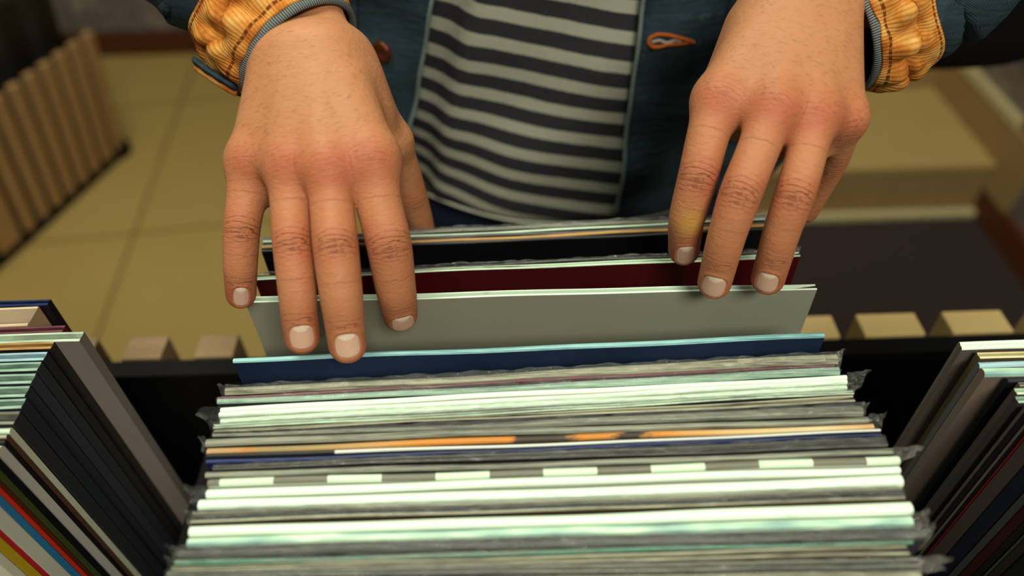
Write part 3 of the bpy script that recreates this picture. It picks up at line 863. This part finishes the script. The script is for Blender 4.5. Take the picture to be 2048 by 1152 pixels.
def add_plastic(root, O, a, b, side, ext, drop, lift):
    """crumpled clear wrapper poking out past one end of the sleeve"""
    seed = rng.integers(0, 1000); rs = np.random.default_rng(seed)
    th = max(abs(a[1]-b[1]), .003); rows = []
    NI, NJ = 5, 8; drop *= 1.15
    for j in range(NJ+1):
        s = j/NJ; row = []
        L = max(ext, .003)*(1.0-.9*s**1.6)*(1+rs.uniform(-.22, .22))
        for i in range(NI+1):
            t = i/NI; k = min(1, t*2)
            x = a[0]+side*(.0004+t*L)+rs.uniform(-1, 1)*.0006*k
            y = (a[1]+b[1])/2+(th*.46)*math.cos(s*math.pi*2.0)*(1-t*.25)+rs.uniform(-1, 1)*.0011*k
            y = max((a[1]+b[1])/2-th*.5, min((a[1]+b[1])/2+th*.5, y))
            z = TZ+lift*(1-s)*(.3+.7*t)-drop*s+rs.uniform(-1, 1)*.0010*k
            row.append((x, y, z))
        rows.append(row)
    o_ = grid_mesh('plastic_wrapper', rows, CRUMPLE, root); o_.data.shade_flat()
    return o_
def film(root, rl, rr_, fr, fl):
    """loose clear film lying over the top edge of a sleeve"""
    rs = rng.uniform(0, 6.28, 6); rows = []
    for i in range(121):
        t = i/120; a = np.array(rl)*(1-t)+np.array(rr_)*t; b = np.array(fl)*(1-t)+np.array(fr)*t; row = []
        for k in range(9):
            w = k/8; y = a[1]*(1-w)+b[1]*w
            z = TZ+.0009+.0006*math.sin(t*60+rs[0]+w*4)+.0005*math.sin(t*140+rs[1]-w*6)+.0007*math.sin(w*math.pi)*(1+math.sin(t*20+rs[2]))
            row.append((a[0]*(1-w)+b[0]*w, y, z))
        rows.append(row)
    return grid_mesh('plastic_film', rows, FILM, root)

def E(name, c1, c2, **k): return mat_edge(name, rgb(*c1), rgb(*c2), **k)
MINT = E('white_card_edge', (214, 240, 206), (120, 122, 104))
MINTB = E('bright_white_edge', (230, 252, 224), (176, 196, 166), spots=.12)
TEALE = E('teal_card_edge', (150, 200, 196), (70, 120, 120))
TEALG = E('pale_teal_edge', (172, 200, 176), (70, 110, 96))
GREYE = E('grey_plastic_edge', (146, 148, 128), (40, 40, 34))
DARKE = E('dark_grey_edge', (90, 90, 80), (18, 18, 16))
BROWNE = E('brownish_edge', (176, 176, 146), (66, 56, 42))
MAROE = E('maroon_edge', (120, 66, 74), (60, 26, 34))
NAVYE = E('navy_edge', (26, 44, 92), (12, 20, 44))
BLACKE = E('black_edge', (44, 44, 46), (10, 10, 10))
GREENE = E('green_edge', (70, 140, 112), (150, 150, 130))
GOLDE = E('gold_edge', (196, 150, 84), (120, 84, 36))
SKYE = E('pale_blue_edge', (170, 206, 210), (120, 150, 160))
YELE = E('cream_yellow_edge', (226, 220, 170), (176, 160, 90))
CREAM = E('cream_edge', (224, 204, 168), (170, 130, 96))
def printed(name, stops, scale, axis_scale=(1, 1, 1), hard=False):
    t = NT(name); n = t.noise(t.coord('Object', axis_scale), scale, 2, .5)
    return t.out(t.ramp(n, stops, 'CONSTANT' if hard else 'LINEAR'), .4, None, .5)
def orange_strip():
    t = NT('orange_printed_edge'); sp = t.n.new('ShaderNodeSeparateXYZ'); t.L(t.coord(), sp.inputs[0])
    n = t.noise(t.coord('Object', (60, 200, 20)), 1.0, 3, .6)
    f = t.math('ADD', t.math('DIVIDE', t.math('ADD', sp.outputs[0], .165), .33), t.math('MULTIPLY', t.math('SUBTRACT', n, .5), .10))
    st = [(0, rgb(196, 176, 140)), (.06, rgb(190, 130, 60)), (.12, rgb(150, 138, 92)), (.24, rgb(196, 150, 84)), (.33, rgb(216, 138, 40)), (.455, rgb(214, 136, 44)),
          (.47, rgb(48, 40, 36)), (.54, rgb(60, 52, 44)), (.555, rgb(212, 134, 44)), (.61, rgb(210, 136, 50)), (.62, rgb(36, 34, 34)), (.645, rgb(44, 40, 36)), (.66, rgb(214, 142, 56)), (.78, rgb(224, 186, 124)), (.9, rgb(226, 206, 156)), (1, rgb(216, 160, 96))]
    c = t.ramp(f, st); c = t.mix(t.math('MULTIPLY', n, .25), c, rgb(120, 100, 70))
    return t.out(c, .45, None, .4)
ORANGEP = orange_strip()
SOFTBL = printed('blue_white_edge', [(.35, rgb(130, 170, 160)), (.5, rgb(176, 214, 186)), (.6, rgb(216, 244, 210))], 1.0, (26, 150, 3))
def checker():
    t = NT('checker_edge'); s = t.n.new('ShaderNodeSeparateXYZ'); t.L(t.coord(), s.inputs[0])
    f = t.math('FRACT', t.math('ADD', t.math('DIVIDE', s.outputs[0], .050), .10))
    k = t.math('GREATER_THAN', f, .5); n = t.noise(t.coord('Object', (20, 300, 20)), 1)
    return t.out(t.mix(k, t.mix(n, rgb(206, 232, 196), rgb(220, 244, 210)), t.mix(n, rgb(104, 104, 88), rgb(124, 122, 104))), .4, None, .5)
CHECK = checker()
def blocks(name, pos, c1, c2, shift):
    t = NT(name); s = t.n.new('ShaderNodeSeparateXYZ'); t.L(t.coord(), s.inputs[0])
    k = t.math('GREATER_THAN', s.outputs[0], pos); n = t.noise(t.coord('Object', (20, 400, 20)), 1)
    return t.out(t.mix(k, t.mix(n, rgb(*c1), mul(rgb(*c1), 1.5)), t.mix(n, rgb(*c2), mul(rgb(*c2), .8))), .4, None, .5)
TWOTONE = blocks('black_then_white_edge', -.100, (18, 18, 18), (226, 232, 218), 0)
def art(name, c1, c2, scale=7, rough=.25, c3=None):
    t = NT(name); n = t.noise(t.coord('Object', (1, 1, 1)), scale, 3, .5); n2 = t.noise(t.coord(), 400, 2)
    st = [(.35, rgb(*c1)), (.65, rgb(*c2))]
    return t.out(t.ramp(n, st), rough, t.bump(n2, .05, .0003), .4)
F_BLUE = art('blue_cover', (24, 38, 60), (44, 60, 86)); F_GREY = art('grey_green_cover', (148, 144, 122), (148, 153, 129), 4, .45)
F_MAR = art('maroon_cover', (62, 8, 12), (74, 12, 16), 4, .35); F_BLK = art('black_cover', (8, 8, 9), (14, 14, 15), 4, .4)
F_DK = art('charcoal_cover', (34, 34, 38), (54, 54, 58), 4, .5); F_WH = art('white_cover', (196, 196, 184), (212, 212, 200), 4, .45)
F_BR = art('brown_cover', (66, 48, 34), (92, 70, 50), 4, .5); F_NAVY = art('navy_cover', (14, 26, 66), (22, 38, 86), 4, .35)
def S(name, c): return art(name, c, tuple(int(v*1.12) for v in c), 5, .45)

def px_ends(lx, ly0, ly1, rx, ry0, ry1, z=None):
    z = TZ if z is None else z
    q = []
    rl, rr2 = PZ(lx, ly0, z), PZ(rx, ry0, z)
    fl, fr = PZ(lx, ly1, z), PZ(rx, ry1, z)
    fl[0] = rl[0]; fr[0] = rr2[0]
    return rl, rr2, fr, fl

GM = 'records standing in the middle compartment'
P_ = lambda *a: a
# (label, lx, ly0, ly1, rx, ry0, ry1, edge, face, kind, plastic, filmflag)
T = [
 ('record at the very back of the middle row, speckled silver top edge', 526, 473, 480, 1530, 427, 434, 'GREYE', 'F_BLK', 'solid', None, 1),
 ('thin white-edged record, second from the back behind the hands', 527, 481, 486, 1529, 436, 440, 'MINT', 'F_BLK', 'solid', None, 0),
 ('dark-edged record between the white and gold edges at the back', 526, 486, 491, 1529, 441, 447, 'DARKE', 'F_BLK', 'solid', None, 0),
 ('gold-streaked thin record edge just behind the black cover', 525, 491, 497, 1528, 447, 453, 'GOLDE', 'F_BLK', 'solid', None, 0),
 ('plain black record cover behind the fingers, facing out', 524, 498, 503, 1528, 454, 459, 'BLACKE', 'F_BLK', 'solid', None, 0),
 ('clear-wrapped thin record with pale top edge leaning behind the dark red cover', 512, 549, 552, 1598, 497, 502, 'DARKE', 'F_BLK', 'solid', None, 1),
 ('dark red record cover with white top edge, held under the index finger', 511, 553, 560, 1597, 503, 513, 'MINT', 'F_MAR', 'pocket', None, 0),
 ('grey-green record cover with thick white top edge, tilted forward under the fingertips', 494, 592, 605, 1630, 566, 578, 'MINTB', 'F_GREY', 'pocket', None, 0),
 ('navy blue record cover with bright teal top edge under two fingertips', 468, 714, 724, 1646, 663, 674, 'TEALE', 'F_BLUE', 'solid', None, 0),
 ('record in crumpled clear wrapper directly in front of the navy blue cover', 453, 772, 787, 1671, 704, 724, 'BROWNE', 'F_DK', 'solid', [(1, .002, .02, .004), (-1, .003, .02, .004)], 1),
 ('thin maroon-edged record in front of the crumpled grey wrapper', 435, 790, 797, 1669, 726, 731, 'MAROE', 'F_MAR', 'solid', None, 0),
 ('pale teal-edged record touching the thin maroon one', 437, 797, 808, 1675, 731, 747, 'TEALG', 'F_DK', 'solid', None, 1),
 ('white-edged record, rearmost of the bright stack of three', 442, 811, 822, 1692, 747, 757, 'MINTB', 'F_WH', 'solid', [(1, .010, .022, .004), (-1, .012, .03, .0)], 0),
 ('white-edged record, middle of the bright stack of three', 440, 822, 833, 1692, 757, 767, 'MINTB', 'F_WH', 'solid', None, 0),
 ('white-edged record, front of the bright stack of three', 442, 833, 845, 1692, 767, 778, 'MINTB', 'F_WH', 'solid', None, 1),
 ('grey-green edged record with white line on it, ahead of the bright three', 429, 848, 858, 1705, 780, 789, 'MINT', 'F_DK', 'pocket', None, 1),
 ('record with open white end at right and dotted edge', 429, 858, 864, 1705, 790, 804, 'BROWNE', 'F_DK', 'pocket', None, 0),
 ('grey-edged record with dark left half and pale right half', 427, 866, 873, 1720, 807, 829, 'GREYE', 'F_DK', 'solid', [(1, .002, .02, .003)], 1),
 ('record in matte grey plastic just behind the orange one', 413, 874, 890, 1735, 830, 843, 'GREYE', 'F_DK', 'solid', [(1, .008, .02, .003), (-1, .003, .02, .003)], 0),
 ('orange and cream printed record edge', 416, 892, 907, 1745, 844, 857, 'ORANGEP', 'F_BR', 'solid', None, 0),
 ('thin record edge, black on the left and white on the right', 415, 908, 917, 1759, 858, 864, 'TWOTONE', 'F_DK', 'solid', None, 0),
 ('dark navy blue record with thin bright line along its edge', 415, 918, 928, 1761, 865, 872, 'NAVYE', 'F_NAVY', 'solid', None, 0),
 ('dark plastic-wrapped record with white corner at right, in front of the navy edge', 427, 930, 940, 1767, 873, 893, 'DARKE', 'F_DK', 'pocket', None, 1),
 ('smooth grey wrapped record behind the checkered edge', 413, 942, 955, 1782, 895, 908, 'GREYE', 'F_DK', 'solid', [(1, .013, .012, .001)], 0),
 ('record edge with white and grey checks', 418, 955, 971, 1796, 909, 926, 'CHECK', 'F_WH', 'solid', None, 0),
 ('white record with thin brown line, just in front of the checkered edge', 415, 973, 992, 1798, 928, 943, 'MINTB', 'F_WH', 'solid', [(-1, .009, .02, .004)], 0),
 ('white record with small dark specks, second in front of the checkered edge', 400, 996, 1018, 1799, 946, 971, 'MINTB', 'F_WH', 'solid', None, 0),
 ('brownish record in wrinkled plastic between two bright white ones', 387, 1022, 1046, 1800, 973, 998, 'BROWNE', 'F_BR', 'pocket', [(-1, .003, .02, .003)], 1),
 ('thick bright white record with open right end', 382, 1049, 1070, 1818, 1000, 1026, 'MINTB', 'F_WH', 'solid', None, 0),
 ('pale blue and white blotched record edge', 376, 1071, 1091, 1822, 1027, 1050, 'SOFTBL', 'F_WH', 'solid', [(1, .007, .02, .004)], 0),
 ('dark grey record in crumpled plastic, in front of the pale blue blotched one', 360, 1093, 1114, 1845, 1053, 1076, 'DARKE', 'F_DK', 'solid', [(1, .003, .02, .005), (-1, .004, .02, .005)], 1),
 ('thin green-edged record near the front of the middle row', 352, 1117, 1130, 1824, 1078, 1088, 'GREENE', 'F_DK', 'solid', [(-1, .004, .02, .003)], 1),
 ('white and reddish-brown record edge near the bottom of the picture', 345, 1131, 1142, 1811, 1089, 1111, 'BROWNE', 'F_BR', 'pocket', None, 0),
 ('record in grey plastic that pokes out to the right at the bottom', 335, 1143, 1158, 1833, 1113, 1134, 'GREYE', 'F_DK', 'pocket', [(1, .013, .012, .001)], 1),
 ('frontmost pale wrinkled record cut off by the bottom of the picture', 330, 1160, 1184, 1836, 1136, 1160, 'BROWNE', 'F_WH', 'solid', None, 1),
]
MATS = globals()
prev_front = None
for (lab, lx, l0, l1, rx, r0, r1, em, fm_, kd, pl, fi) in T:
    ends = px_ends(lx, l0, l1, rx, r0, r1)
    o = sleeve('vinyl_record', lab, ends, MATS[em], MATS[fm_], kd, GM, plastic=pl, spine=1, depth_=.0025)
    if fi: film(o, *ends)

# left compartment: right ends in view
REC['side'] = F_DK
GL = 'records standing in the left compartment'
def row_end(side, cx_, y0, y1):
    a, b = PZ(cx_, y0, TZ), PZ(cx_, y1, TZ); b[0] = a[0]
    W = .315
    a2 = a+np.array([side*W, 0, 0]); b2 = b+np.array([side*W, 0, 0])
    return (a2, a, b, b2) if side < 0 else (a, a2, b2, b)
def strip0(Y0): y = (521.8+.93*Y0)/1.51; return 5-.58*(y-891), y
TL = [
 ('dark navy shrink-wrapped record at the back of the left compartment', 101, 596, 609, 'NAVYE', S('ink_side', (14, 12, 18)), 'pocket'),
 ('thick cream boxed record with open tan top, second from the back at left', 77, 611, 650, 'CREAM', S('cream_side', (178, 150, 110)), 'pocket'),
 ('dark record with red lines and white end cap at left', 131, 649, 664, 'MAROE', S('red_side', (92, 18, 24)), 'pocket'),
 ('big grey-sided record sticking out furthest right in the left compartment', 169, 663, 683, 'MINT', S('warm_grey_side', (124, 114, 104)), 'pocket'),
 ('gold-edged record next to the big grey-sided one', 110, 684, 699, 'GOLDE', S('dark_side', (30, 26, 24)), 'pocket'),
 ('pale tan-edged record with blue corner at left', 96, 702, 720, 'SKYE', S('black_side', (30, 30, 32)), 'pocket'),
 ('pale mint open record, first of the left row with charcoal sides', 85, 724, 743, 'TEALG', S('charcoal_side_a', (44, 46, 50)), 'pocket'),
 ('pale mint open record, second of the left row with charcoal sides', 73, 746, 767, 'TEALG', S('charcoal_side_b', (52, 54, 60)), 'pocket'),
 ('pale mint open record, third of the left row with charcoal sides', 61, 771, 794, 'TEALG', S('charcoal_side_c', (46, 46, 54)), 'pocket'),
 ('pale mint open record, fourth of the left row with charcoal sides', 54, 797, 818, 'TEALG', S('charcoal_side_d', (40, 42, 48)), 'pocket'),
 ('wrapped record with violet tint, nearest of the charcoal-sided left ones', 41, 821, 848, 'GREYE', S('charcoal_side_e', (44, 44, 46)), 'pocket'),
 ('thin record with pale olive-white side at left', 23, 852, 865, 'MINT', S('olive_white_side', (196, 196, 168)), 'solid'),
 ('brown-sided thin record at left', 16, 867, 876, 'BROWNE', S('brown_side', (84, 58, 38)), 'solid'),
 ('black-sided thin record next to the brown one at left', 11, 877, 885, 'BLACKE', S('black_side_b', (22, 20, 20)), 'solid'),
 ('light grey-sided record in front of the brown and black sides at left', 5, 886, 908, 'MINT', S('light_grey_side', (186, 180, 168)), 'solid'),
]
sidec = [(915, 938, 'black-sided record behind the olive green one at left', (16, 16, 17)), (938, 959, 'olive green-sided record in the left compartment', (62, 74, 30)),
 (959, 974, 'thin dark rust-sided record behind the bright red one', (88, 36, 18)), (974, 990, 'bright red-orange-sided thin record at left', (206, 52, 28)),
 (990, 1016, 'blue-sided record at left', (46, 118, 160)), (1016, 1067, 'thick white-sided record in front of the blue one at left', (196, 194, 174)),
 (1067, 1083, 'thin crimson-sided record between white and yellow sides', (186, 30, 40)), (1083, 1116, 'mustard yellow-sided record at the lower left corner', (186, 156, 30)),
 (1116, 1150, 'off-white-sided record in the very lower left corner', (206, 200, 176))]
for i, (a, b, lab, c) in enumerate(sidec):
    x, y = strip0(a); _, y2 = strip0(b)
    TL.append((lab, x, y, y2-.5, 'MINT', S('side_colour_%d' % i, c), 'solid'))
for (lab, x, y0, y1, em, sm, kd) in TL:
    ends = row_end(-1, x, y0, y1)
    o = sleeve('vinyl_record', lab, ends, MATS[em], sm, kd, GL, inner=sm, spine=1, thin=.0016)
# right compartment: left ends in view
GR = 'records standing in the right compartment'
def strip1(Y0): y = (489+.885*Y0)/1.485; return 2027+.6*(y-780), y
TR = [
 ('white-topped record furthest back at right', 1917, 681, 690, 'MINTB', S('taupe_side_a', (104, 92, 82)), 'solid'),
 ('white-topped record second from the back at right', 1919, 690, 700, 'MINTB', S('taupe_side_b', (92, 82, 74)), 'solid'),
 ('yellow-tinged record edge in the right compartment', 1953, 703, 717, 'YELE', S('taupe_side_c', (84, 72, 50)), 'pocket'),
 ('pale blue-topped record in the right compartment', 1955, 721, 733, 'SKYE', S('grey_blue_side', (84, 84, 86)), 'solid'),
 ('blue and white wrapped record in the right compartment', 1961, 734, 752, 'SOFTBL', S('taupe_side_d', (112, 98, 86)), 'solid'),
 ('dark wide record between the blue-topped and mint-topped ones at right', 2012, 754, 764, 'BLACKE', S('blue_black_side', (14, 15, 22)), 'solid'),
 ('grey wrapped record edge at the right frame side', 2034, 765, 774, 'GREYE', S('taupe_side_e', (90, 78, 70)), 'pocket'),
 ('mint-topped crumpled record at the right frame side', 2027, 776, 790, 'MINT', S('taupe_side_f', (70, 60, 56)), 'pocket'),
 ('teal-tinted wrapped record below the mint-topped one at right', 2030, 791, 806, 'TEALG', S('taupe_side_g', (56, 50, 50)), 'pocket'),
]
sidec = [(812, 826, 'thin taupe side just below the wrapped tops at right', (80, 70, 64)), (826, 846, 'dark plum-sided record at right', (22, 16, 22)), (846, 858, 'grey-brown narrow side above the red line at right', (96, 84, 76)),
 (858, 871, 'black gap-like narrow record above the red line at right', (14, 12, 12)), (871, 878, 'thin dark red line of a record at right', (120, 28, 30)),
 (878, 930, 'broad brown-grey record side at right', (66, 54, 50)), (930, 985, 'midnight blue record side at right', (16, 20, 34)),
 (985, 1014, 'dull grey record side below the midnight blue one', (60, 56, 54)), (1014, 1050, 'dark maroon record side in the lower right', (46, 12, 12)),
 (1050, 1078, 'black record side below the maroon one', (14, 12, 14)), (1078, 1090, 'narrow olive-grey record side in the lower right', (62, 56, 46)), (1090, 1125, 'dark brown record side near the lower right corner', (34, 26, 22)), (1125, 1165, 'black record side in the very lower right corner', (12, 12, 14))]
for i, (a, b, lab, c) in enumerate(sidec):
    x, y = strip1(a); _, y2 = strip1(b)
    TR.append((lab, x, y, y2-.5, 'DARKE', S('right_side_colour_%d' % i, c), 'solid'))
for (lab, x, y0, y1, em, sm, kd) in TR:
    ends = row_end(1, x, y0, y1)
    sleeve('vinyl_record', lab, ends, MATS[em], sm, kd, GR, inner=sm, spine=-1, thin=.0014)

# ------------------------------------------------------------------ the browser unit in front
ZRIM = .795; ZBOT = TZ-RH_-.012
YB = PZ(1750, 706, ZRIM)[1]; XL, XR = -.60, .66
unit = empty('record_browser', (0, .2, 0)); tag(unit, 'black record browser unit with wooden slats along its far side', 'record bin')
UP = Vector((0, .2, 0))
def ub(name, lo, hi, mat, bev=.0015): 
    o = box(name, lo, hi, mat, unit, bev, off=UP); return o
ub('back_panel', (XL, YB, ZBOT-.02), (XR, YB+.016, ZRIM), BLACK)
ub('front_panel', (XL, .03, ZBOT-.02), (XR, .045, ZRIM), BLACK)
ub('side_panel', (XL-.015, .03, ZBOT-.02), (XL, YB+.016, ZRIM), BLACK); ub('side_panel', (XR, .03, ZBOT-.02), (XR+.015, YB+.016, ZRIM), BLACK)
ub('bottom_panel', (XL, .045, ZBOT-.012), (XR, YB, ZBOT), BLACK)
dxl = -.224
ub('divider', (dxl-.006, .045, ZBOT), (dxl+.006, YB, ZRIM-.012), BLACK); ub('divider', (.214, .045, ZBOT), (.226, YB, ZRIM-.012), BLACK)
for x in (XL, XR-.04):
    for y in (.03, YB-.024): ub('leg', (x, y, 0), (x+.04, y+.04, ZBOT-.02), BLACK)
slx = []
for (xa, xb, y) in ((1717, 1838, 645), (1887, 2008, 634), (1565, 1670, 650)):
    a, b = PZ(xa, y, ZRIM), PZ(xb, y, ZRIM); slx.append((a[0], b[0]))
for (xa, xb, y) in ((258, 334, 684), (400, 476, 678)):
    a, b = PZ(xa, y, ZRIM), PZ(xb, y, ZRIM); slx.append((a[0], b[0]))
lefts = sorted(s[0] for s in slx)
pitchR = slx[1][0]-slx[0][0]; pitchL = slx[4][0]-slx[3][0]
wR = slx[0][1]-slx[0][0]; wL = slx[3][1]-slx[3][0]
x = slx[4][0]+pitchL
while x < slx[2][0]-wR-.01: slx.append((x, x+wL)); x += pitchL*1.08
x = slx[3][0]-pitchL
while x > XL: slx.append((x, x+wL)); x -= pitchL
x = slx[1][0]+pitchR
while x < XR: slx.append((x, x+wR)); x += pitchR
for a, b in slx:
    m = WOODL if a > .2 else WOOD_SHADE  # left slats take the wood darkened to stand in for shade
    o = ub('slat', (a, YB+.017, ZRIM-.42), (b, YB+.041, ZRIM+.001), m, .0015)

# ------------------------------------------------------------------ low slatted unit across the aisle
A = PZ(250, 297, .02); B = PZ(0, 522, .02); A[2] = B[2] = 0
d = (B-A); d /= np.linalg.norm(d); nrm = np.array([d[1], -d[0], 0])
if nrm[0] > 0: nrm = -nrm
top = PY(186, 57, A[1]-.01)[2]
low = empty('slatted_crate', tuple(A)); tag(low, 'low slatted wooden record crate standing on the tiles, upper left', 'record bin')
def lb(name, s0, s1, t0, t1, z0, z1, mat, bev=.002):
    bm = bmesh.new(); bbox_bm(bm, (s0, t0, z0), (s1, t1, z1), bev)
    for v in bm.verts: p = d*v.co[0]+nrm*(v.co[1]-.2*max(0, v.co[2])*max(0, 1-v.co[1]/.3))+np.array([0, 0, v.co[2]]); v.co = Vector(p)
    return from_bm(name, bm, mat, low)
LL = 1.15
lb('side_panel', -.0, LL, .050, .060, .03, top-.035, BLACK); lb('side_panel', 0, LL, .56, .575, .03, top-.03, BLACK)
lb('end_panel', 0, .015, .036, .56, .03, top-.03, BLACK); ZC = top+.13-.315; lb('bottom_panel', 0, LL, .03, .56, ZC-.015, ZC, BLACK)
lb('base_rail', -.004, LL, .0, .05, .002, .03, BLACK)
lb('foot', -.012, .028, -.008, .03, 0, .045, BLACKF)
s = .0
k = 0
while s < LL-.05:
    w = .029 if k < 8 else .065
    lb('slat', s+.004, s+.004+w, .0, .017, .031, top, WOODV); s += w+.0235; k += 1
CT = np.array([0, 0, 0])
labs = ['frontmost black record in the low slatted crate', 'black record behind the frontmost one in the low crate', 'charcoal record in the middle of the low crate', 'dark record leaning ahead of the blue edge in the low crate',
        'record with blue edge standing in the low slatted crate', 'black record just behind the blue edge in the low crate', 'dark grey record further behind the blue edge', 'black record near the far end of the low crate', 'black record at the far end of the low crate']
S_BLUE = S('crate_blue', (44, 84, 150)); S_BLK = S('crate_black', (12, 12, 13)); S_DK = S('crate_grey', (30, 30, 32))
sb = PZ(28, 92, top+.10)
s_blue = float((sb-A)@d)
for i, lab in enumerate(labs):
    s0 = s_blue+(i-4)*.075 if i >= 4 else .03+i*(s_blue-.05)/4
    m = S_BLUE if i == 4 else (S_BLK, S_DK)[i % 2]
    w = .02 if i == 4 else min(.06, (s_blue-.06)/4)
    bm = bmesh.new(); bbox_bm(bm, (s0, .075, ZC+.003), (s0+w, .39, ZC+.315+(.02 if i == 4 else (i % 3)*.004)), .001)
    for v in bm.verts: v.co = Vector(A+d*v.co[0]+nrm*(v.co[1]-.2*v.co[2])+np.array([0, 0, v.co[2]]))
    c0 = A+d*s0+nrm*.06
    o = from_bm('vinyl_record', bm, m); tag(o, lab, 'record', 'records in the low slatted crate')

# ------------------------------------------------------------------ room
def struct(o): o['kind'] = 'structure'; return o
Xw = float(PZ(1935, 438, 0)[0])+.03
Y1 = float(PZ(1750, 433, 0)[1]); zr = float(PY(1750, 335, Y1)[2]); Y2 = float(PZ(1750, 180, zr)[1])
Yw = float(PZ(300, 106, 0)[1])
print('ROOM', Xw, Y1, zr, Y2, Yw, 'top', top, 'A', A, 'B', B, 'YB', YB)
struct(box('floor', (-3, -1.5, -.05), (3, 4.2, 0), FLOORM))
cs = box('floor_carpet', (.12, .42, 0), (Xw, Y1-.02, .006), CARPET); struct(cs)
struct(box('wall_back', (-3, Yw, 0), (.2, Yw+.1, 2.8), WALLM)); struct(box('baseboard_back', (-3, Yw-.018, 0), (.2, Yw, .085), BASEB, None, .003))
struct(box('wall_right', (Xw, -1.5, 0), (Xw+.1, 4.2, 2.8), WALLM)); struct(box('baseboard_right', (Xw-.016, -1.5, 0), (Xw, Y1, .085), BASEB, None, .003))
tread = Y2-Y1
struct(box('trim_1', (.2, Y1-.022, 0), (Xw, Y1, .022), PALEST, None, .004))
for i in range(3):
    y0 = Y1+tread*i; z1 = zr*(i+1)
    o = box('floor_step', (.2, y0, z1-.02), (Xw, 4.2, z1), STEPM, None, .004); struct(o)
    o = box('floor_riser', (.2, y0+.004, zr*i), (Xw, y0+.03, z1-.02), RISER); struct(o)
    # stepped skirting on the wall
    bm = bmesh.new(); bbox_bm(bm, (Xw-.016, y0-.001, z1), (Xw, y0+tread+.09, z1+.10), .002); bbox_bm(bm, (Xw-.0155, y0-.10, zr*i), (Xw-.0005, y0, z1+.10), .002)
    struct(from_bm('trim_stair_skirting', bm, RISER))
    bm = bmesh.new(); bbox_bm(bm, (Xw-.02, y0-.001, z1+.10), (Xw, y0+tread+.09, z1+.125), .002)
    struct(from_bm('trim_skirting_cap', bm, PALEST))
struct(box('wall_stair', (.1, Y1+tread*3, 0), (Xw, Y1+tread*3+.1, 2.8), WALLM))

# ------------------------------------------------------------------ light
w = bpy.data.worlds.new('world'); sc.world = w; w.use_nodes = True
w.node_tree.nodes['Background'].inputs[0].default_value = (.9, .95, .82, 1); w.node_tree.nodes['Background'].inputs[1].default_value = .10
def area(loc, tgt, sx, sy, power, col):
    l = bpy.data.lights.new('ceiling_and_fill_light', 'AREA'); l.shape = 'RECTANGLE'; l.size = sx; l.size_y = sy; l.energy = power; l.color = col
    o = bpy.data.objects.new('ceiling_and_fill_light', l); COL.objects.link(o); o.location = loc
    o.rotation_euler = (Vector(tgt)-Vector(loc)).to_track_quat('-Z', 'Y').to_euler()
    return o
area((-.30, .25, 2.7), (.02, .28, .9), .6, .6, 16.5, (.93, 1.0, .86))
area((-.5, 1.15, 2.9), (-.3, 1.2, 0), 1.0, .4, 23, (1.0, .95, .78))  # unseen lamp added to light the aisle floor, falling off to the back
area((.5, -1.1, 2.5), (.05, .35, .9), .8, .5, 32, (1.0, .96, .85))  # added fill behind the camera, brightens covers and fingers from the front
sc.view_settings.view_transform = 'Standard'; sc.view_settings.look = 'None'; sc.view_settings.gamma = 1; sc.view_settings.exposure = 0
sc.view_settings.use_curve_mapping = False
sc.cycles.max_bounces = 6; sc.cycles.transparent_max_bounces = 12
